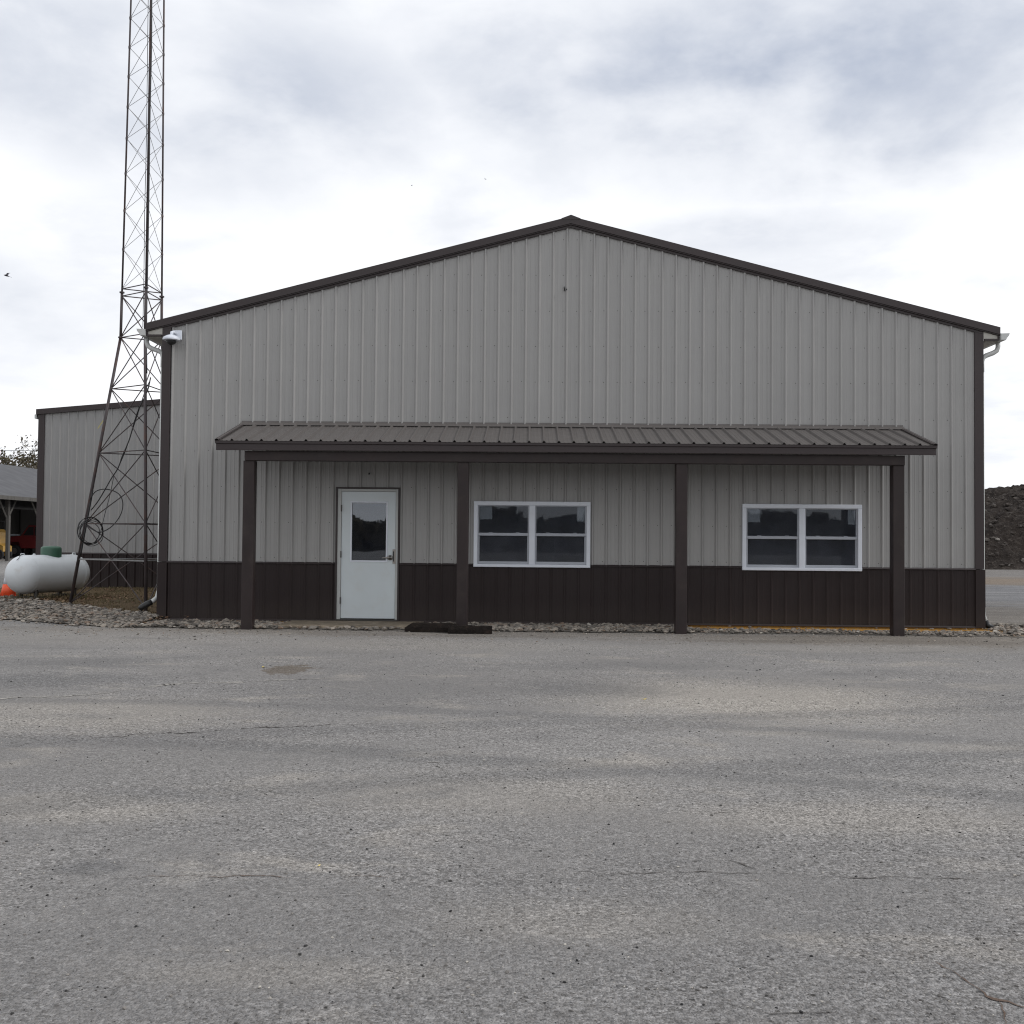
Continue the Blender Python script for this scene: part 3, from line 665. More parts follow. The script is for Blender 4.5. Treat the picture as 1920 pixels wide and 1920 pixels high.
# little hanger bolts: under the peak and above the door
b = MB().tube([(0.545, 0.0, 5.66), (0.545, -0.05, 5.66), (0.545, -0.06, 5.64), (0.548, -0.04, 5.615), (0.548, 0.0, 5.615)], 0.009, 6); b.tube([(0.583, -.019, 5.625), (0.583, -0.05, 5.622)], 0.011, 6)
b.build('eye_bolt', 'black', bld)
MB().tube([(-2.692, 0, 2.515), (-2.692, -0.05, 2.512), (-2.692, -0.055, 2.49)], 0.011, 6).build('eye_bolt', 'black', bld)

# ------------------------------------------------------------------ windows
def window(x0, x1, z0, z1):
    w = 0.068; mid = (x0 + x1) / 2; mw = 0.050
    b = MB().cbox(x0, x1, -0.052, 0.03, z1 - w, z1, 0.006)
    fr = b.build('window', 'white', bld)
    MB().cbox(x0, x1, -0.056, 0.03, z0, z0 + 0.050, 0.006).build('frame', 'white', fr)
    MB().cbox(x0, x0 + w - .002, -0.0515, 0.03, z0 + 0.0505, z1 - w - .0005, 0.006).build('frame', 'white', fr)
    MB().cbox(x1 - w + .002, x1, -0.0515, 0.03, z0 + 0.0505, z1 - w - .0005, 0.006).build('frame', 'white', fr)
    MB().cbox(mid - mw, mid + mw, -0.0515, 0.03, z0 + 0.0505, z1 - w - .0005, 0.006).build('mullion', 'white', fr)
    zm = z0 + 0.545
    for k, (a, c) in enumerate(((x0 + w, mid - mw), (mid + mw, x1 - w))):
        # upper sash, set forward
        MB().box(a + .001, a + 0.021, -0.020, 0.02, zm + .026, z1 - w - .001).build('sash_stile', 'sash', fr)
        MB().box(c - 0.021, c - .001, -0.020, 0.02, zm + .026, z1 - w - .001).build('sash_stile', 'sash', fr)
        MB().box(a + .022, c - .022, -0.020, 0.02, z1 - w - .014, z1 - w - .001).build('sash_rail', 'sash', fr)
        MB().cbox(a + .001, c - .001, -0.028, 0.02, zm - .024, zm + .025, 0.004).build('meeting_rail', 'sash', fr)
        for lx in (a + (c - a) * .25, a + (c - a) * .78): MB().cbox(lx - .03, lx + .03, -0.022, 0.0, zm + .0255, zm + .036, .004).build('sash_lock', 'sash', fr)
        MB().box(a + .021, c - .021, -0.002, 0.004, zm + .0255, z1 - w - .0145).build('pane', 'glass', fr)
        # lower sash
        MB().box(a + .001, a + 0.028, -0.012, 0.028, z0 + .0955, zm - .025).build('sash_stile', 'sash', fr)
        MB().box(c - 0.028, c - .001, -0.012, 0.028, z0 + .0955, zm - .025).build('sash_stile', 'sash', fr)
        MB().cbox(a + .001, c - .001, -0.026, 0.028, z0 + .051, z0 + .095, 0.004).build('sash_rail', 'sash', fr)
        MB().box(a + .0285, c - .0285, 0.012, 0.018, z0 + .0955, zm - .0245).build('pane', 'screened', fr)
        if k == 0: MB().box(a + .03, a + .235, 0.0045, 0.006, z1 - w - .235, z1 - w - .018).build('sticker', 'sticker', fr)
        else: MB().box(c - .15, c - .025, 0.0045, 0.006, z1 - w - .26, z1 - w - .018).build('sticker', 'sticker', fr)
    return fr
for wn in WINS: window(*wn)

# ------------------------------------------------------------------ door
x0, x1, z0, z1 = DOOR
door = MB().box(-3.147, -2.244, -0.016, 0.03, 0.088, 1.055)
door.box(-3.147, -2.985, -0.016, 0.03, 1.055, 2.02); door.box(-2.388, -2.244, -0.016, 0.03, 1.055, 2.02); door.box(-3.147, -2.244, -0.016, 0.03, 2.02, 2.204)
# one continuous leaf with an opening (outer ring faces only)
def ring_leaf():
    b = MB(); yf, yb = -0.016, 0.03
    o = [(-3.147, 0.088), (-2.244, 0.088), (-2.244, 2.204), (-3.147, 2.204)]; i = [(-2.985, 1.055), (-2.388, 1.055), (-2.388, 2.02), (-2.985, 2.02)]
    vs = [(x, yf, z) for x, z in o] + [(x, yf, z) for x, z in i] + [(x, yb, z) for x, z in o] + [(x, yb, z) for x, z in i]
    fs = []
    for k in range(4):
        n = (k + 1) % 4
        fs += [(k, n, n + 4, k + 4), (k + 8, k + 12, n + 12, n + 8), (k, k + 8, n + 8, n), (k + 4, n + 4, n + 12, k + 12)]
    return b.add(vs, fs)
dleaf = ring_leaf().build('door', 'door', bld)
# frame (jambs and head) and dark J-trim round it
for a, c, p, q in ((-3.214, -3.152, ZB, 2.249), (-2.239, -2.199, ZB, 2.249)):
    MB().cbox(a, c, -0.034, 0.06, p, q, .004).build('jamb', 'doorframe', dleaf)
MB().cbox(-3.1515, -2.2395, -0.034, 0.06, 2.209, 2.249, .004).build('head', 'doorframe', dleaf)
MB().box(-3.151, -2.240, 0.031, 0.055, 0.09, 0.10).build('stop', 'doorframe', dleaf)
for a, c in ((-3.243, -3.2145), (-2.1985, -2.170)):
    MB().box(a, c, -0.045, 0.02, ZB, 2.2495).build('trim_channel', 'trim', dleaf)
MB().box(-3.243, -2.170, -0.047, 0.02, 2.250, 2.278).build('trim_channel', 'trim', dleaf)
MB().cbox(-3.22, -2.19, -0.06, 0.06, 0.0475, 0.075, .006).build('threshold', 'darkmetal', dleaf)
# vision light
for a, c, p, q in ((-3.000, -2.373, 2.02, 2.046), (-3.000, -2.373, 1.030, 1.056), (-3.000, -2.972, 1.0565, 2.0195), (-2.401, -2.373, 1.0565, 2.0195)):
    MB().cbox(a, c, -0.028, -0.0165, p, q, .004).build('glazing_bead', 'white', dleaf)
MB().box(-2.985, -2.388, 0.0, 0.006, 1.056, 2.019).build('pane', 'doorglass', dleaf)
# lever, rose, latch guard, hinges
hd = MB().lathe([(0.044, 0), (0.044, 0.010), (0.034, 0.018), (0.018, 0.020), (0.016, 0.05)], (-2.328, -0.0165, 1.105), (0, -1, 0), 20)
hd.tube([(-2.328, -0.066, 1.105), (-2.36, -0.068, 1.106), (-2.43, -0.066, 1.103), (-2.455, -0.058, 1.100)], [0.016, 0.015, 0.013, 0.012], 8)
hd.build('handle', 'chrome', dleaf, True)
MB().cbox(-2.285, -2.232, -0.040, -0.0345, 1.005, 1.245, .003).build('latch_guard', 'chrome', dleaf)
MB().cbox(-2.277, -2.257, -0.0445, -0.0405, 1.04, 1.21, .002).build('guard_shadow', 'black', dleaf)  # black strip laid on the guard, standing in for its shadow
for z in (0.33, 1.10, 1.87):
    MB().tube([(-3.150, -0.040, z), (-3.150, -0.040, z + 0.11)], 0.0095, 8).build('hinge', 'darkmetal', dleaf)

# ------------------------------------------------------------------ porch
EX0, EX1 = -4.855, 6.187
EY, EZ, TY, TZ = -1.425, 2.915, -0.004, 3.318
dirv = Vector((0, TY - EY, TZ - EZ)); Lr = dirv.length; du = dirv.normalized(); nv = Vector((0, -du.z, du.y))
pr_roof = None
proot = MB().cbox(EX0 + 0.01, EX1 - 0.01, -1.428, -1.392, 2.768, 2.868, 0.004).build('porch_roof', 'trim', bld)
MB().cbox(EX0, EX1, -1.446, -1.392, 2.8685, 2.914, 0.004).build('eave_trim', 'trim', proot)
nb = 48; off0 = (EX1 - EX0 - nb * PITCH) / 2
for i in range(nb + 1):
    x0 = EX0 + off0 - 0.034 + i * PITCH
    b = MB(); vs = []
    pts = [(x0 + d, h) for d, h in PROF if EX0 + .004 <= x0 + d <= EX1 - .004]
    for x, h in pts:
        for t in (0, Lr):
            p = Vector((x, EY - .03 * (1 if t == 0 else 0), EZ - .0085 * (1 if t == 0 else 0))) + du * t + nv * (h + 0.004)
            vs.append(tuple(p))
    if len(pts) < 2: continue
    b.add(vs, [(2 * k, 2 * k + 2, 2 * k + 3, 2 * k + 1) for k in range(len(pts) - 1)])
    b.build('roof_panel', 'roof', proot)
for side, x in ((1, EX0), (-1, EX1)):
    # gable flashing over the end ribs and the board under it
    b = MB(); vs = []
    for t in (-0.02, Lr - 0.03):
        o = Vector((0, EY, EZ)) + du * t
        for dx, h in ((0, -0.03), (0, 0.026), (0.085, 0.026), (0.085, 0.0215)):
            p = o + nv * h; vs.append((x + side * dx - side * .006, p.y, p.z))
    b.add(vs, [(0, 1, 5, 4), (1, 2, 6, 5), (2, 3, 7, 6)]); b.build('gable_flashing', 'trim' if side else 'trim', proot)
    b = MB().prism_x([(-1.39, 2.775), (-0.035, 3.155), (-0.035, 3.295), (-1.39, 2.905)], *sorted((x + side * .004, x + side * .035)))
    b.build('side_fascia', 'trim', proot)
# flashing where the roof meets the wall, standing on the ribs
b = MB(); o = Vector((0, EY, EZ)) + du * (Lr - 0.15)
p1 = o + nv * 0.027; p2 = Vector((0, -0.024, TZ + 0.038)); p3 = Vector((0, -0.021, TZ + 0.062))
x0_, x1_ = EX0 + 0.0, EX1 - 0.0
b.add([(x0_, p1.y, p1.z - .008), (x1_, p1.y, p1.z - .008), (x0_, p1.y, p1.z), (x1_, p1.y, p1.z), (x0_, p2.y, p2.z), (x1_, p2.y, p2.z), (x0_, p3.y, p3.z), (x1_, p3.y, p3.z)], [(0, 1, 3, 2), (2, 3, 5, 4), (4, 5, 7, 6)])
b.build('wall_flashing', 'roof', proot)
# rafters and deck seen from below
for k in range(19):
    x = EX0 + 0.1 + k * (EX1 - EX0 - 0.2) / 18
    MB().prism_x([(-1.39, 2.79), (-0.035, 3.17), (-0.035, 3.275), (-1.39, 2.89)], x - 0.02, x + 0.02).build('rafter', 'post', proot)
MB().prism_x([(-1.39, 2.893), (-0.035, 3.277), (-0.035, 3.300), (-1.39, 2.913)], EX0 + .04, EX1 - .04).build('roof_deck', 'post', proot)
MB().cbox(-4.42, 5.735, -1.345, -1.20, 2.615, 2.765, 0.006).build('beam', 'post', bld)
for px in (-4.365, -1.035, 2.335, 5.655):
    MB().cbox(px - 0.086, px + 0.086, -1.315, -1.145, -0.03, 2.6145, 0.007).build('post', 'post', bld)

# ------------------------------------------------------------------ annex behind on the left
AX0, AX1, AY = -13.02, 11.0, 9.75
ann = thing('annex_building', (AX0, AY, 0), 'lower grey metal building standing behind the lattice tower', 'building')
AS = 0.088
def aztop(x): return 4.76 + AS * (min(x, 2 * -1.0 - x) - AX0) if True else 0
for i in range(40):
    x0 = AX0 + 0.07 + i * PITCH
    b = bay(x0, x0, x0 + PITCH, 0.975, lambda x: aztop(x) - 0.13, AY); b.build('siding_panel', 'shadewall', ann)
    b = bay(x0, x0, x0 + PITCH, 0.06, lambda x: 0.94, AY - 0.012); b.build('wainscot_panel', 'brown', ann)
xe = AX0 + 0.07 + 40 * PITCH
MB().prism_y([(xe, 0.06), (AX1, 0.06), (AX1, aztop(AX1) - .13), (-1.0, aztop(-1.0) - .13), (xe, aztop(xe) - .13)], AY, AY + .05).build('front_wall', 'wall', ann)
MB().box(AX0 - 0.01, AX0 + 0.155, AY - 0.035, AY + 0.1, 0.05, aztop(AX0) - 0.06).build('corner_trim', 'trim', ann)
b = MB(); vs = []
for xx in (AX0 - 0.06, -1.0):
    for yy in (AY - 0.07, AY + 0.1): vs += [(xx, yy, aztop(xx)), (xx, yy, aztop(xx) - 0.14)]
b.add(vs, [(0, 1, 5, 4), (2, 6, 7, 3), (0, 4, 6, 2), (1, 3, 7, 5), (0, 2, 3, 1), (4, 5, 7, 6)]); b.build('rake_trim', 'trim', ann)
MB().prism_x([(AY + .002, 0.941), (AY - 0.036, 0.941), (AY - 0.03, 0.974), (AY + .002, 0.974)], AX0 + 0.155, xe).build('wainscot_cap', 'trim', ann)
MB().box(AX0 + 0.1, xe, AY - 0.025, AY + 0.1, 0.035, 0.0595).build('base_trim', 'brown', ann)
MB().box(AX0 + 0.02, xe, AY + 0.002, AY + 0.15, -0.05, 0.0345).build('foundation', 'concrete', ann)
MB().box(AX0, AX0 + 0.05, AY + .101, AY + 15, 0.05, aztop(AX0) - .1).build('side_wall', 'wall', ann)
MB().prism_y([(AX0 - .055, aztop(AX0) - .01), (-1.0, aztop(-1.0) - .01), (AX1, aztop(AX1) - .01), (AX1, aztop(AX1) - .06), (-1.0, aztop(-1) - .06), (AX0 - .055, aztop(AX0) - .06)], AY + .101, AY + 15).build('roof', 'roof', ann)
MB().box(AX0 - 0.12, AX0 - 0.065, AY - 0.02, AY + 15, aztop(AX0) - .25, aztop(AX0) - .14).build('gutter', 'gutter', ann)
MB().tube([(AX0 - .05, AY + .12, 4.5), (AX0 - .05, AY + .12, 0.15)], 0.03, 8).build('downspout', 'gutter', ann, True)

# ------------------------------------------------------------------ lattice tower
TC = (-7.54, 2.54)
tow = thing('lattice_tower', (TC[0], TC[1], 0.08), 'tall rusty three-legged steel lattice tower beside the left wall', 'tower')
ANG = [R(-63), R(-183), R(57)]
def trad(z): return 0.437 - 0.0123 * (z - 5.28) if z >= 5.28 else 0.437 + (1.345 - 0.437) * (5.28 - z) / 5.18
def tp(k, z):
    r = trad(z); return Vector((TC[0] + r * math.cos(ANG[k]), TC[1] + r * math.sin(ANG[k]), z))
for k in range(3):
    MB().tube([tp(k, 0.02), tp(k, 5.28)], [0.034, 0.029], 8).build('leg', 'tower', tow, True)
    MB().tube([tp(k, 5.28), tp(k, 6.16)], 0.028, 8).build('leg', 'tower', tow, True)
    MB().tube([tp(k, 6.16), tp(k, 11.0), tp(k, 15.0), tp(k, 19.0)], [0.019, 0.018, 0.017, 0.016], 8).build('leg', 'tower', tow, True)
    for z in (6.16, 5.28):
        MB().lathe([(0.05, -0.012), (0.05, 0.012)], tp(k, z), (0, 0, 1), 8).build('flange', 'tower', tow)
def brace(a, b, r=0.008, mat='galv'):
    MB().tube([a, b], r, 5).build('brace', mat, tow)
LEV = [0.12, 0.97, 1.66, 3.03, 4.28, 5.28, 6.09]
UP = [6.23, 7.00, 7.76, 8.49, 9.18, 9.80, 10.40, 10.98, 11.56, 12.14, 12.72, 13.3, 13.9, 14.5, 15.1, 15.7, 16.3, 16.9, 17.5, 18.1, 18.7]
XL_LEV = [0.12, 1.66, 3.03, 4.28, 5.28, 6.09]
FACES = [(0, 1), (1, 2), (2, 0)]
for a, c in zip(XL_LEV[:-1], XL_LEV[1:]):
    for p, q in FACES:
        brace(tp(p, a), tp(q, c), 0.0105, 'tower'); brace(tp(q, a), tp(p, c), 0.0105, 'tower')
for z in (0.97, 1.66, 3.03, 4.28, 5.28, 6.09, 6.23):
    for p, q in FACES: brace(tp(p, z), tp(q, z), 0.011 if z != 0.97 else 0.014, 'tower' if z != 0.97 else 'galv')
for a, c in zip(UP[:-1], UP[1:]):
    for p, q in FACES:
        brace(tp(p, a), tp(q, c), 0.0048); brace(tp(q, a), tp(p, c), 0.0048)
for z in UP[1:]:
    for k in range(3):
        MB().lathe([(0.022, -0.03), (0.026, 0), (0.022, 0.03)], tp(k, z), (0, 0, 1), 6).build('joint_sleeve', 'tower', tow)
# cables tied along the near leg, and the ones that swing across the base
def cable(pts, r=0.009, sub=5):
    P = [Vector(p) for p in pts]; out = []
    for i in range(len(P) - 1):
        p0, p1, p2, p3 = P[max(0, i - 1)], P[i], P[i + 1], P[min(len(P) - 1, i + 2)]
        for s in range(sub):
            t = s / sub
            out.append(0.5 * ((2 * p1) + (p2 - p0) * t + (2 * p0 - 5 * p1 + 4 * p2 - p3) * t * t + (3 * p1 - p0 - 3 * p2 + p3) * t ** 3))
    out.append(P[-1])
    MB().tube(out, r, 6).build('cable', 'cable', tow, True)
def along(k, zs, ox, oy): return [tuple(tp(k, z) + Vector((ox + 0.006 * math.sin(z * 3), oy, 0))) for z in zs]
zs = [4.5, 5.3, 6.2, 7.2, 8.4, 9.6, 10.8, 12, 13.5, 15, 17]
cable(along(0, zs, 0.022, 0.02), 0.008, 3); cable(along(0, zs, 0.026, -0.015), 0.007, 3)
cable(along(0, [5.4, 6.4, 7.6, 9, 10.5, 12, 14, 17], -0.055, 0.03), 0.006, 3)
c1 = [(-7.24, 2.20, 4.45), (-7.30, 2.20, 4.18), (-7.45, 2.20, 3.86), (-7.53, 2.20, 3.62), (-7.63, 2.20, 3.25), (-7.76, 2.20, 2.93), (-7.83, 2.20, 2.72), (-7.96, 2.20, 2.51), (-8.11, 2.20, 2.24), (-8.24, 2.25, 2.06), (-8.44, 2.45, 1.92)]
cable(c1, 0.011)
cable([(-7.30, 2.30, 4.38), (-7.39, 2.30, 4.17), (-7.52, 2.30, 3.74), (-7.62, 2.30, 3.42), (-7.74, 2.30, 3.05), (-7.85, 2.30, 2.78), (-7.96, 2.30, 2.57)], 0.008)
cable([(-7.95, 2.30, 2.57), (-8.02, 2.30, 2.20), (-8.10, 2.30, 1.88), (-8.15, 2.30, 1.66), (-8.20, 2.30, 1.45), (-8.32, 2.35, 1.30)], 0.006)
cable([(-8.50, 2.52, 2.12), (-8.33, 2.40, 2.28), (-8.12, 2.40, 2.32), (-7.90, 2.40, 2.24), (-7.81, 2.40, 2.07), (-7.84, 2.40, 1.85), (-7.97, 2.40, 1.65), (-8.13, 2.40, 1.53), (-8.29, 2.40, 1.50), (-8.53, 2.48, 1.62)], 0.010)
# tail of cable bundled on the left leg
cable([tuple(tp(1, z) + Vector((0.035, -0.03, 0))) for z in (2.3, 1.9, 1.65, 1.3, 1.05)], 0.016, 3)
b = MB()
for k in range(5):
    b.add([(-8.36 + .02 * k, 2.48, 3.50 + .03 * k), (-8.36 + .02 * k + .012, 2.48, 3.49 + .03 * k), (-8.33 + .02 * k + .012, 2.46, 3.525 + .03 * k), (-8.33 + .02 * k, 2.46, 3.535 + .03 * k)], [(0, 1, 2, 3)])
b.build('ribbon', 'ribbon', tow)
# coil of spare cable hung on the left leg
coil = MB(); cc = Vector((-8.41, 2.38, 1.50)); ax = Vector((0.80, -0.60, 0)).normalized()
u = Vector((-ax.y, ax.x, 0)).normalized()
for k in range(6):
    rr = 0.235 + rng.uniform(-0.05, 0.04); o = ax * rng.uniform(-0.035, 0.035) + u * rng.uniform(-0.02, 0.02) + Vector((0, 0, rng.uniform(-0.04, 0.03)))
    ex = rng.uniform(0.92, 1.08)
    coil.tube([cc + o + u * math.cos(t * 2 * math.pi / 28) * rr + Vector((0, 0, math.sin(t * 2 * math.pi / 28) * rr * ex)) + ax * 0.01 * math.sin(t * .9 + k) for t in range(28)], 0.0068, 5, closed=True)
tag(coil.build('cable_coil', 'cable', None, True), 'coil of black cable hung on the left leg of the lattice tower', 'cable')

# ------------------------------------------------------------------ propane tank
tk_c = Vector((-10.42, 4.95, 0.595)); al = R(72)
tank = thing('propane_tank', (tk_c.x, tk_c.y, 0.08), 'white horizontal propane tank with green dome left of the tower', 'tank')
tax = Vector((math.cos(al), math.sin(al), 0))
RT, HL = 0.408, 0.68
prof = []
for i in range(9):
    a = math.pi / 2 * i / 8; prof.append((max(0.004, RT * math.sin(a)), -HL - 0.34 * math.cos(a)))
prof += [(RT, -HL + 0.3), (RT, 0), (RT, HL - 0.3)]
for i in range(9):
    a = math.pi / 2 * (8 - i) / 8; prof.append((max(0.004, RT * math.sin(a)), HL + 0.34 * math.cos(a)))
MB().lathe(prof, tk_c, tax, 40).build('shell', 'tank', tank, True)
for s in (-1, 1):
    MB().lathe([(RT + 0.002, s * HL - .008), (RT + 0.004, s * HL), (RT + 0.002, s * HL + .008)], tk_c, tax, 40).build('weld_seam', 'tank', tank, True)
dc = tk_c + tax * 0.06
MB().lathe([(0.212, RT - 0.085), (0.212, RT + 0.13), (0.203, RT + 0.155), (0.18, RT + 0.175), (0.10, RT + 0.188), (0.02, RT + 0.192)], dc, (0, 0, 1), 28).build('dome', 'green', tank, 'auto')
for s in (-1, 1):
    p = tk_c + tax * (s * 0.74) + Vector((0, 0, RT))
    MB().tube([p + tax * -.05 + Vector((0, 0, -.02)), p + tax * -.04 + Vector((0, 0, .03)), p + tax * .04 + Vector((0, 0, .03)), p + tax * .05 + Vector((0, 0, -.02))], 0.012, 6).build('lifting_lug', 'tank', tank, True)
p = tk_c + tax * -0.74 + Vector((0, 0, RT))
MB().tube([p + Vector((0, -.03, .02)), p + Vector((-.01, -.09, -.01)), p + Vector((-.01, -.14, -.07)), p + Vector((-.02, -.2, -.1))], 0.006, 5).build('ground_wire', 'darkmetal', tank)
p = tk_c + tax * -0.42 + Vector((0, 0, RT))
MB().lathe([(0.03, -.02), (0.03, .02), (0.015, .03)], p, (0, 0, 1), 10).build('fitting', 'tank', tank, True)
prp = Vector((-tax.y, tax.x, 0))
for s in (-1, 1):
    for q in (-1, 1):
        p = tk_c + tax * (s * 0.55) + prp * (q * 0.2)
        MB().tube([(p.x, p.y, 0.28), (p.x, p.y, 0.10)], 0.05, 8).build('foot', 'darkmetal', tank)
    p = tk_c + tax * (s * 0.55)
    vs = []
    for dz in (0.06, 0.13):
        for a_, b_ in ((-.1, -.32), (.1, -.32), (.1, .32), (-.1, .32)): w = p + tax * a_ + prp * b_; vs.append((w.x, w.y, dz))
    MB().add(vs, [(0, 3, 2, 1), (4, 5, 6, 7), (0, 1, 5, 4), (1, 2, 6, 5), (2, 3, 7, 6), (3, 0, 4, 7)]).build('support_block', 'shedwall', tank)

# ------------------------------------------------------------------ traffic cone
cone = thing('traffic_cone', (-11.50, 5.35, 0.07), 'orange and white traffic cone half hidden behind the propane tank', 'cone')
cb = Vector((-11.50, 5.35, 0.07))
MB().cbox(cb.x - .19, cb.x + .19, cb.y - .19, cb.y + .19, .055, .085, .01).build('base', 'orange', cone)
MB().lathe([(0.165, 0.0855), (0.108, 0.34)], (cb.x, cb.y, 0), (0, 0, 1), 24).build('lower_band', 'orange', cone, True)
MB().lathe([(0.1075, 0.341), (0.07, 0.52)], (cb.x, cb.y, 0), (0, 0, 1), 24).build('white_band', 'white', cone, True)
MB().lathe([(0.069, 0.521), (0.032, 0.69), (0.02, 0.70)], (cb.x, cb.y, 0), (0, 0, 1), 24).build('tip', 'orange', cone, True)

# ------------------------------------------------------------------ gravel (river rock), loose pebbles, grass, leaves
ICO_V = []
ph = (1 + 5 ** .5) / 2
for a, b_ in ((-1, ph), (1, ph), (-1, -ph), (1, -ph)): ICO_V.append((a, b_, 0))
for a, b_ in ((-1, ph), (1, ph), (-1, -ph), (1, -ph)): ICO_V.append((0, a, b_))
for a, b_ in ((-1, ph), (1, ph), (-1, -ph), (1, -ph)): ICO_V.append((b_, 0, a))
ICO_V = np.array(ICO_V) / np.linalg.norm(ICO_V[0])
ICO_F = np.array([(0, 11, 5), (0, 5, 1), (0, 1, 7), (0, 7, 10), (0, 10, 11), (1, 5, 9), (5, 11, 4), (11, 10, 2), (10, 7, 6), (7, 1, 8), (3, 9, 4), (3, 4, 2), (3, 2, 6), (3, 6, 8), (3, 8, 9), (4, 9, 5), (2, 4, 11), (6, 2, 10), (8, 6, 7), (9, 8, 1)])
def rocks(name, P, S, mat, flat=(0.45, 0.8), smooth=True):
    n = len(P); P = np.asarray(P); S = np.asarray(S)
    V = np.repeat(ICO_V[None], n, 0) * (1 + nrng.uniform(-.24, .24, (n, 12, 1)))
    sc = np.stack([nrng.uniform(.8, 1.35, n), nrng.uniform(.65, 1.0, n), nrng.uniform(*flat, n)], 1) * S[:, None]
    V = V * sc[:, None, :]
    t = nrng.uniform(-.5, .5, n); c, s = np.cos(t), np.sin(t)
    y, z = V[:, :, 1].copy(), V[:, :, 2].copy(); V[:, :, 1] = y * c[:, None] - z * s[:, None]; V[:, :, 2] = y * s[:, None] + z * c[:, None]
    t = nrng.uniform(0, 6.28, n); c, s = np.cos(t), np.sin(t)
    x, y = V[:, :, 0].copy(), V[:, :, 1].copy(); V[:, :, 0] = x * c[:, None] - y * s[:, None]; V[:, :, 1] = x * s[:, None] + y * c[:, None]
    V = (V + P[:, None, :]).reshape(-1, 3)
    F = (ICO_F[None] + (np.arange(n) * 12)[:, None, None]).reshape(-1, 3)
    tone = np.repeat(nrng.uniform(0, 1, n), 20)
    return np_obj(name, [tuple(v) for v in V.tolist()], [tuple(f) for f in F.tolist()], mat, tone, smooth)
P = []; S = []
for k in range(8800):
    x = rng.uniform(-14.0, -6.2); y = rng.uniform(edge_y(x) - 0.1, back_y(x) + 0.25)
    if y > back_y(x) and rng.random() < .6: continue
    fr_ = (y - edge_y(x) - jag(x)) / 0.35
    if fr_ < 1 and rng.random() > max(0.08, fr_): continue
    s = rng.choice((0.018, 0.026, 0.034, 0.044)) * rng.uniform(.8, 1.3)
    e = min(1, max(0, (y - edge_y(x)) / .5)); P.append((x, y, max(0.004, dirt_h(x, y)) + s * 0.25 + 0.03 * e * rng.random())); S.append(s)
for k in range(9500):
    x = rng.uniform(-6.2, 9.0); lo = edge_y(x); y = lo + (0.0 - lo) * rng.random() if x < 7.45 else rng.uniform(lo, 1.4 - (x - 7.45) * .5)
    if -4.0 < x < -1.7 and y > -1.03: continue
    if -4.1 < x < -1.6 and rng.random() < .35: continue
    if x > 7.6 and rng.random() < .55: continue
    if x > 2.6 and -0.55 < y < 0.05 and x < 7.5 and rng.random() < .975: continue
    if y > -0.12 and x < 7.5 and rng.random() < .5: continue
    fr_ = (y - lo - jag(x)) / 0.35
    if fr_ < 1 and rng.random() > max(0.05, fr_): continue
    s = rng.choice((0.018, 0.024, 0.032, 0.042, 0.05)) * rng.uniform(.8, 1.2) * (1.0 if x < 2.6 or x > 7.5 else 0.68)
    drop = 0.012 if x < 2.5 else 0.004
    P.append((x, y, 0.014 + s * 0.22 + drop * rng.random())); S.append(s)
for k in range(600):
    x = rng.uniform(-9, 9); y = edge_y(x) - rng.random() ** 2.2 * 1.6; s = rng.uniform(.006, .02)
    P.append((x, y, s * .3)); S.append(s)
tag(rocks('gravel', P, S, 'rock', flat=(0.28, 0.6), smooth=False), 'pale rounded river rock along the wall foot and round the tower', 'gravel', kind='stuff')
P = []; S = []
for k in range(9000):
    d = 2.3 + 14 * rng.random() ** 1.6; y = -17.1 + d; x = rng.uniform(-0.62, 0.62) * d
    s = 0.0016 + 0.0050 * rng.random() ** 7 + 0.00045 * d * rng.random() ** 3
    P.append((x, y, s * .35)); S.append(s)
for k in range(160):
    d = 2.6 + 9 * rng.random() ** 1.4; s = rng.uniform(.003, .0058) * (1 + .08 * d); P.append((rng.uniform(-.6, .6) * d, -17.1 + d, s * .3)); S.append(s)
for (x, y) in ((-0.85, -13.81), (1.31, -13.79), (0.21, -12.85), (0.24, -12.87), (-1.22, -13.97), (0.84, -13.92)):
    P.append((x, y, .004)); S.append(0.0068)
tag(rocks('loose_pebbles', P, S, 'pebble', smooth=False), 'scattered loose pebbles on the asphalt', 'pebbles', kind='stuff')

V = []; F = []; T = []
def blade(x, y, z, h, w, lean, az, t):
    o = len(V); dx, dy = math.cos(az), math.sin(az)
    V.extend([(x - dy * w, y + dx * w, z), (x + dy * w, y - dx * w, z), (x + dx * lean * .4 + dy * w * .6, y + dy * lean * .4 - dx * w * .6, z + h * .6), (x + dx * lean * .4 - dy * w * .6, y + dy * lean * .4 + dx * w * .6, z + h * .6), (x + dx * lean, y + dy * lean, z + h)])
    F.extend([(o, o + 1, o + 2, o + 3), (o + 3, o + 2, o + 4)]); T.extend([t, t])
for k in range(9000):
    x = rng.uniform(-13.5, -6.25); y = rng.uniform(back_y(x), 9.6)
    if fbm(x * .9, y * .9, 5) < -0.15 and rng.random() < .8: continue
    h = rng.uniform(.015, .06); blade(x, y, dirt_h(x, y), h, .005, rng.uniform(.01, .06), rng.uniform(0, 6.28), rng.random())
for k in range(900):
    x = rng.uniform(-12.4, -9.2); y = rng.gauss(4.4 - (x + 10.4) * -.5, .25)
    blade(x, y, dirt_h(x, y), rng.uniform(.05, .16), .006, rng.uniform(.01, .08), rng.uniform(0, 6.28), rng.random())
tag(np_obj('dry_grass', V, F, 'grass', T), 'dry trampled grass on the dirt under the tower', 'grass', kind='stuff')
V = []; F = []; T = []
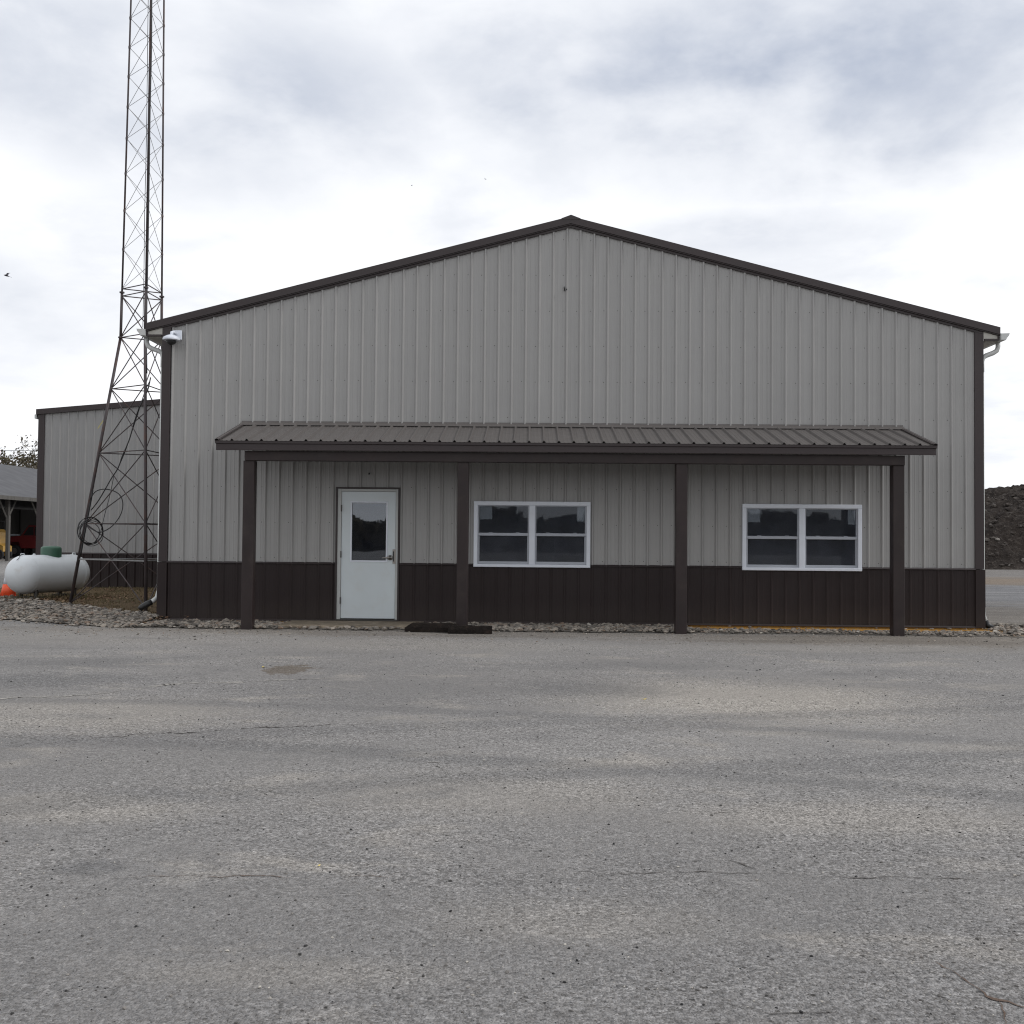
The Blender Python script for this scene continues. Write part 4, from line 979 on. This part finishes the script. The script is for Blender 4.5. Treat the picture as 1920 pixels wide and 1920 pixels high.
for k in range(3000):
    if k < 1900: x = rng.gauss(-10.7, .9); y = rng.gauss(4.3 + (x + 10.4) * .45, .35)
    elif k < 2700: x = rng.uniform(-13, -6.4); y = rng.uniform(back_y(x), 9)
    else: x = rng.gauss(-6.45, .3); y = rng.gauss(-.1, .35)
    if x > -6.3 and y > -.05: continue
    s = rng.uniform(.015, .04); a = rng.uniform(0, 6.28); t1, t2 = rng.uniform(-.5, .5), rng.uniform(-.5, .5)
    z = dirt_h(max(x, -14), y) + .012 + rng.uniform(0, .03); o = len(V)
    for q, r_ in ((0, 1), (1.3, .6), (3.14, .9), (4.7, .55)):
        vx, vy = math.cos(a + q) * s * r_, math.sin(a + q) * s * r_
        V.append((x + vx, y + vy, max(.004, z + vx * t1 + vy * t2)))
    F.append((o, o + 1, o + 2, o + 3)); T.append(rng.random())
tag(np_obj('leaf_litter', V, F, 'litter', T), 'brown fallen leaves gathered round the propane tank', 'leaves', kind='stuff')

def leafbit(x, y, s, label, az):
    b = MB(); vs = [(x, y, .006)]
    for k in range(8):
        a = az + k * math.pi / 4; r_ = s * (1.0 if k % 4 == 0 else .62 if k % 2 else .55)
        vs.append((x + math.cos(a) * r_, y + math.sin(a) * r_, .004 + .35 * s * (1 if k % 4 == 0 else .4 * (k % 2))))
    b.add(vs, [(0, k + 1, (k + 1) % 8 + 1) for k in range(8)])
    tag(b.build('fallen_leaf', 'yleaf'), label, 'leaf')
leafbit(1.04, -7.82, 0.030, 'small yellow leaf on asphalt by the pale dust patch', .3)
leafbit(-0.91, -12.60, 0.011, 'tiny yellow leaf on the nearer asphalt left of centre', 1.1)
leafbit(-2.91, -5.87, 0.030, 'pale leaf lying beside the brown mud stain', 2.0)

# ------------------------------------------------------------------ black timbers by the second post
def timber(name, pts, hw, hz, label, seed):
    """rough-hewn stick of square section: stations along pts with ragged faces"""
    r = random.Random(seed); b = MB(); n = 14; vs = []
    (xa, ya), (xb, yb) = pts; L = math.hypot(xb - xa, yb - ya); ux, uy = (xb - xa) / L, (yb - ya) / L
    prof = [(-1, 0), (-1, .55), (-.75, 1), (0, 1.04), (.7, 1), (1, .6), (1, 0)]; m = len(prof)
    for i in range(n + 1):
        t = i / n; k = min(1.0, 0.42 + t * 4.2) if seed == 1 else 1.0
        for a, h in prof:
            w = hw * a * k * r.uniform(.9, 1.08); z = 0.006 + hz * h * k * r.uniform(.9, 1.05)
            vs.append((xa + ux * L * t - uy * w, ya + uy * L * t + ux * w, z if h > 0 else 0.006))
    fs = [tuple(range(m)), tuple(range(n * m + m - 1, n * m - 1, -1))]
    for i in range(n):
        for k in range(m): fs.append((i * m + k, i * m + (k + 1) % m, (i + 1) * m + (k + 1) % m, (i + 1) * m + k))
    b.add(vs, fs)
    tag(b.build(name, 'timber'), label, 'timber', 'black timbers lying by the porch post')
timber('old_timber', [(-1.90, -1.40), (-1.10, -1.47)], 0.065, 0.135, 'black rotten timber with a tapered end, left of the porch post', 1)
timber('old_timber', [(-1.22, -1.62), (-0.555, -1.60)], 0.06, 0.115, 'short square-ended black timber in front of the second porch post', 2)

# ------------------------------------------------------------------ security camera
cam = thing('security_camera', (-6.0, 0, 4.75), 'white dome security camera under the left eave', 'camera')
MB().cbox(-6.03, -5.88, -0.058, -0.033, 4.74, 4.895, .005).build('wall_box', 'white', cam)
MB().tube([(-5.985, -0.05, 4.83), (-5.99, -0.15, 4.845), (-6.0, -0.20, 4.83), (-6.0, -0.21, 4.76)], 0.025, 10).build('arm', 'white', cam, True)
MB().lathe([(0.03, .09), (0.075, .075), (0.128, .045), (0.14, .02), (0.138, 0.0), (0.11, -.008)], (-6.0, -0.21, 4.70), (0, 0, 1), 28).build('housing', 'white', cam, 'auto')
MB().lathe([(0.085, -.009), (0.078, -.04), (0.055, -.068), (0.02, -.082), (0.004, -.084)], (-6.0, -0.21, 4.70), (0, 0, 1), 24).build('dome', 'black', cam, True)

# ------------------------------------------------------------------ soil pile on the right
def pile_h(x, y):
    # broad heap with a rounded top, steeper near face
    dx = max(0, 22 - x) * 0.9 + max(0, x - 62); f = y - (38.5 + 0.14 * (x - 24) * 1.0) ; bk = 74 - y
    e = min(f, bk) - dx * .8
    top = 4.12 + 0.17 * (min(x, 42) - 27) + 0.35 * fbm(x * .12, y * .12, 1)
    if e <= 0: return -0.02
    h = top * (1 - math.exp(-(e / 4.6) ** 1.25))
    return h + (0.28 * fbm(x * .55, y * .55, 4, 5) + 0.26 * fbm(x * 1.6, y * 1.6, 7, 5)) * min(1, e / 1.5)
V = []; F = []; nx, ny = 190, 150
for i in range(nx + 1):
    for j in range(ny + 1):
        x = 15 + 45 * i / nx; y = 36 + 40 * (j / ny) ** 1.3; V.append((x, y, pile_h(x, y)))
for i in range(nx):
    for j in range(ny):
        k = i * (ny + 1) + j; F.append((k, k + ny + 1, k + ny + 2, k + 1))
pl = np_obj('soil_pile', V, F, 'pile')
tag(pl, 'tall dark brown heap of soil and rubble behind the right corner', 'soil pile')
P = []; S = []
for k in range(1500):
    x = rng.uniform(20, 40); y = rng.uniform(38.5, 52); h = pile_h(x, y)
    if h < .05: continue
    s = 0.04 + 0.2 * rng.random() ** 5; P.append((x, y, h + s * .1)); S.append(s)
clods = rocks('clods', P, S, 'clod', smooth=False); clods.parent = pl; clods['kind'] = 'stuff'
mk = thing('marker_post', (25.175, 40.0, 0), 'short white marker post at the foot of the soil heap', 'post')
MB().cbox(25.10, 25.25, 39.9, 40.1, 0, 0.66, .02).build('shaft', 'white', mk)
MB().lathe([(0.10, 0.661), (0.08, 0.69), (0.02, 0.72)], (25.175, 40.0, 0), (0, 0, 1), 10).build('cap', 'rubber', mk)

# ------------------------------------------------------------------ open shed far left
shed = thing('open_shed', (-33, 45, 0), 'open-sided pole shed with grey roof at the far left', 'shed')
SX, SRX, SZ, SRZ = -28.0, -34.0, 3.62, 5.95
for k in range(14):
    y0 = 23.2 + k * 3.55
    MB().cbox(SX - .09, SX + .09, y0 - .09, y0 + .09, 0, 2.45, .015).build('post', 'wood', shed)
    MB().cbox(SX - .14, SX + .05, y0 - .10, y0 + .10, 2.46, 3.40, .01).build('post_splice', 'shedwall', shed)
    if 4 <= k <= 7:
        for s in (-1, 1): MB().tube([(SX - .05, y0 + s * .1, 2.35), (SX - .05, y0 + s * .95, 3.35)], 0.055, 4).build('knee_brace', 'wood', shed)
    MB().cbox(-39.9, -39.75, y0 - .08, y0 + .08, 0, 3.4, .01).build('post', 'shedwall', shed)
MB().cbox(SX - .12, SX - .03, 22, 72, 3.36, 3.56, .01).build('header_beam', 'shedwall', shed)
sl_ = (SRZ - SZ) / (SX - SRX)
MB().prism_y([(SX + .45, SZ - .45 * sl_ + .02), (SRX, SRZ), (SRX - 6.45, SZ - .45 * sl_ + .02), (SRX - 6.45, SZ - .45 * sl_ - .06), (SRX, SRZ - .08), (SX + .45, SZ - .45 * sl_ - .06)], 22, 73).build('roof', 'shedroof', shed)
MB().cbox(SX + .451, SX + .49, 22, 73, SZ - .45 * sl_ - .18, SZ - .45 * sl_ + .03, .006).build('eave_board', 'wood', shed)
MB().box(-40.1, -40.0, 22, 73, 0, 3.4).build('back_wall', 'shedwall', shed)
MB().box(-40.0, -28.1, 72.5, 72.6, 0, 3.4).build('end_wall', 'shedwall', shed)

# yellow machine by the shed post
ym = thing('yellow_forklift', (-30.48, 41.0, 0), 'yellow compact forklift parked behind the open shed post', 'forklift')
yc = (-30.48, 41.0)
MB().prism_y([(yc[0] - 1.0, .45), (yc[0] + .62, .45), (yc[0] + .62, .75), (yc[0] + .34, .92), (yc[0] + .30, 1.55), (yc[0] + .18, 1.72), (yc[0] - .28, 1.72), (yc[0] - .34, 1.05), (yc[0] - 1.0, 1.0)], yc[1] - .5, yc[1] + .5).build('body', 'yellow', ym)
MB().box(yc[0] + .02, yc[0] + .16, yc[1] - .512, yc[1] - .501, 1.0, 1.52).build('vent', 'rubber', ym)
MB().cbox(yc[0] - .95, yc[0] - .45, yc[1] - .508, yc[1] - .501, .6, .98, .002).build('side_panel', 'orange', ym)
for dx in (-.7, .35):
    for s in (-1, 1):
        w = MB().lathe([(0.27, -.09), (0.30, -.06), (0.30, .06), (0.27, .09)], (yc[0] + dx, yc[1] + s * .46, .30), (0, 1, 0), 18).build('wheel', 'rubber', ym, 'auto')
        MB().lathe([(0.13, -.1), (0.12, .1)], (yc[0] + dx, yc[1] + s * .46, .30), (0, 1, 0), 14).build('rim', 'yellow', w)
for dx in (-.95, .2):
    for s in (-1, 1): MB().tube([(yc[0] + dx, yc[1] + s * .45, 1.0 if dx < 0 else 1.7), (yc[0] + dx * .85, yc[1] + s * .42, 2.15)], .03, 6).build('guard_post', 'rubber', ym)
MB().cbox(yc[0] - .85, yc[0] + .22, yc[1] - .45, yc[1] + .45, 2.151, 2.2, .01).build('overhead_guard', 'rubber', ym)
for s in (-1, 1):
    MB().cbox(yc[0] - 1.15, yc[0] - 1.02, yc[1] + s * .28 - .04, yc[1] + s * .28 + .04, .15, 2.1, .01).build('mast', 'rubber', ym)
    MB().cbox(yc[0] - 2.1, yc[0] - 1.16, yc[1] + s * .25 - .05, yc[1] + s * .25 + .05, .12, .17, .01).build('fork', 'rubber', ym)

# red pickup inside the shed
tr = thing('red_pickup', (-31.5, 49.0, 0), 'red pickup truck standing in the dark open shed', 'truck')
ty = 49.0; tx = -33.55
MB().prism_y([(tx - .55, .55), (tx + .1, .55), (tx + .25, .95), (tx + .75, .95), (tx + .95, .55), (tx + 3.0, .55), (tx + 4.6, .6), (tx + 4.6, 1.25), (tx + 2.75, 1.25), (tx + 2.7, 1.32), (tx + .85, 1.34), (tx - .2, 1.24), (tx - .55, 1.1)], ty - .93, ty + .93).build('body', 'red', tr)
MB().prism_y([(tx + .85, 1.342), (tx + 2.65, 1.342), (tx + 2.5, 2.0), (tx + 1.35, 2.03)], ty - .82, ty + .82).build('cab', 'red', tr)
MB().prism_y([(tx + 1.02, 1.38), (tx + 1.68, 1.38), (tx + 1.68, 1.92), (tx + 1.36, 1.92)], ty - .832, ty - .821).build('window', 'rubber', tr)
MB().prism_y([(tx + 1.75, 1.38), (tx + 2.5, 1.38), (tx + 2.42, 1.92), (tx + 1.75, 1.92)], ty - .832, ty - .821).build('window', 'rubber', tr)
MB().add([(tx + .86, ty - .7, 1.38), (tx + .86, ty + .7, 1.38), (tx + 1.31, ty + .66, 1.97), (tx + 1.31, ty - .66, 1.97)], [(0, 1, 2, 3)]).build('windscreen', 'rubber', tr)
for dx in (.5, 3.6):
    for s in (-1, 1):
        w = MB().lathe([(0.33, -.12), (0.38, -.09), (0.38, .09), (0.33, .12)], (tx + dx, ty + s * .83, .38), (0, 1, 0), 20).build('wheel', 'rubber', tr, 'auto')
        MB().lathe([(0.2, -.125), (0.18, .125)], (tx + dx, ty + s * .83, .38), (0, 1, 0), 14).build('rim', 'chrome', w)
MB().cbox(tx - .72, tx - .56, ty - .9, ty + .9, .5, .72, .02).build('bumper', 'chrome', tr)
MB().cbox(tx - .2, tx + .5, ty - .7, ty - .2, 1.345, 1.46, .02).build('hood_box', 'white', tr)

# ------------------------------------------------------------------ trees, power line, birds
def tree(name, base, H, label, seed, leaves, spread=1.0, leafsz=0.16, bare=False):
    r = random.Random(seed)
    t = thing(name, base, label, 'tree')
    wood = MB(); tips = []
    def grow(p, d, L, rad, lvl):
        q = p; path = [p]; rs = [rad]; n = 4
        for i in range(n):
            d = (d + Vector((r.uniform(-.22, .22), r.uniform(-.22, .22), r.uniform(-.08, .16)))).normalized()
            q = q + d * (L / n); path.append(q); rs.append(rad * (1 - .5 * (i + 1) / n))
            if lvl >= 2: tips.append(q)
        wood.tube(path, rs, 5 if lvl < 2 else 3, caps=False)
        if lvl >= (5 if bare else 4): return
        for k in range(r.choice((2, 3, 3)) if lvl else 5):
            a = r.uniform(0, 6.28); s = r.uniform(.45, .95) * spread
            nd = (d + Vector((math.cos(a) * s, math.sin(a) * s, r.uniform(-.15, .3)))).normalized()
            grow(path[r.choice((2, 3, 4))], nd, L * r.uniform(.62, .82), rs[-1] * .8, lvl + 1)
    grow(Vector(base), Vector((0, 0, 1)), H * .36, H * .030, 0)
    wood.build('trunk', 'bark', t)
    if leaves:
        V = []; F = []; T = []
        for k in range(leaves):
            c = r.choice(tips); c = c + Vector((r.gauss(0, .22), r.gauss(0, .22), r.gauss(0, .18)))
            n = Vector((r.gauss(0, 1), r.gauss(0, 1), r.gauss(0, 1))).normalized(); u_ = n.orthogonal().normalized(); w_ = n.cross(u_)
            s = leafsz * r.uniform(.6, 1.3); o = len(V)
            V.extend([tuple(c + u_ * s), tuple(c + w_ * s * .6), tuple(c - u_ * s), tuple(c - w_ * s * .6)])
            F.append((o, o + 1, o + 2, o + 3)); T.append(r.random())
        np_obj_child(t, V, F, T)
    return t
def np_obj_child(t, V, F, T):
    b = MB(); b.v = V; b.f = F; b.tone = T; b.build('crown', 'leaf', t)
tree('leafy_tree', (-42.9, 71, 0), 12.6, 'sparse brown-leaved tree rising behind the shed roof', 3, 3600, 1.35, 0.12)
tree('bare_tree', (-46.6, 72, 0), 10.6, 'thin bare tree at the left edge above the shed roof', 9, 500, 0.9, 0.12, True)
tree('bare_tree', (-47.6, 80, 0), 8.6, 'low twiggy tree just left of the leafy tree', 21, 900, 1.0, 0.12, True)
plw = thing('power_line', (-40, 60, 0), 'thin power line crossing behind the shed roof', 'power line')
for xx in (-62, -24):
    MB().tube([(xx, 60, 0), (xx, 60, 8.6)], [.15, .11], 8).build('pole', 'bark', plw)
MB().tube([(-62 + 38 * t / 20, 60, 7.9 + 0.5 * ((t / 10 - 1) ** 2) - .1) for t in range(21)], .017, 4).build('wire', 'cable', plw)
def bird(loc, s, label, rot):
    b = MB(); c = Vector(loc); Rm = Matrix.Rotation(rot[0], 3, 'Z') @ Matrix.Rotation(rot[1], 3, 'Y') @ Matrix.Rotation(rot[2], 3, 'X')
    def q(*p): return tuple(c + Rm @ (Vector(p) * s))
    # body along x, nose at -x
    rings = [(-.5, .015), (-.42, .06), (-.25, .10), (0, .11), (.22, .07), (.38, .03)]
    vs = []
    for x, r_ in rings:
        for k in range(6): vs.append(q(x, math.cos(k * 1.047) * r_, math.sin(k * 1.047) * r_))
    fs = [tuple(range(6))[::-1], tuple(range(30, 36))]
    for i in range(5):
        for k in range(6): fs.append((i * 6 + k, i * 6 + (k + 1) % 6, i * 6 + 6 + (k + 1) % 6, i * 6 + 6 + k))
    o = len(vs)
    for s_ in (-1, 1):
        base = len(vs)
        vs += [q(-.22, s_ * .08, .05), q(.12, s_ * .08, .04), q(.10, s_ * .45, .30), q(-.18, s_ * .42, .32), q(.28, s_ * .85, .38), q(-.02, s_ * .08, .0)]
        fs += [(base, base + 1, base + 2, base + 3), (base + 3, base + 2, base + 4), (base, base + 3, base + 2, base + 5)]
    base = len(vs); vs += [q(.34, -.03, 0), q(.34, .03, 0), q(.70, .10, -.02), q(.70, -.10, -.02)]; fs += [(base, base + 1, base + 2, base + 3)]
    b.add(vs, fs)
    tag(b.build('bird', 'bird'), label, 'bird', 'birds in the sky')
bird((-16.70, 15.0, 9.66), 0.20, 'dark bird flying at the far left of the sky', (0.3, 0.25, 0.5))
bird((-6.81, 40, 21.28), 0.11, 'tiny bird above the roof, left of the other speck', (1.0, 0, .3))
bird((-2.89, 45, 23.42), 0.13, 'tiny bird high above the roof, right of the other speck', (2.0, 0, .3))

# ------------------------------------------------------------------ wood across the yard, mirrored in the door and window glass
V = []; F = []; T = []
r = random.Random(5)
for k in range(46):
    cx = -110 + 220 * k / 45 + r.uniform(-2, 2); cy = -95 + r.uniform(-6, 6); hh = r.uniform(3.3, 4.9); ww = r.uniform(3.5, 5.5)
    for j in range(420):
        a, e, q = r.uniform(0, 6.28), math.acos(r.uniform(-1, 1)), r.random() ** .4
        c = Vector((cx + ww * q * math.cos(a) * math.sin(e), cy + ww * q * math.sin(a) * math.sin(e), hh * .45 + hh * .55 * q * math.cos(e)))
        n = Vector((r.gauss(0, 1), r.gauss(0, 1), r.gauss(0, 1))).normalized(); u_ = n.orthogonal().normalized(); w_ = n.cross(u_); s = r.uniform(.5, 1.0); o = len(V)
        V.extend([tuple(c + u_ * s), tuple(c + w_ * s), tuple(c - u_ * s), tuple(c - w_ * s)]); F.append((o, o + 1, o + 2, o + 3)); T.append(r.random() * .6)
tag(np_obj('distant_woods', V, F, 'leaf', T), 'dark line of trees mirrored in the door glass', 'woods', kind='stuff')
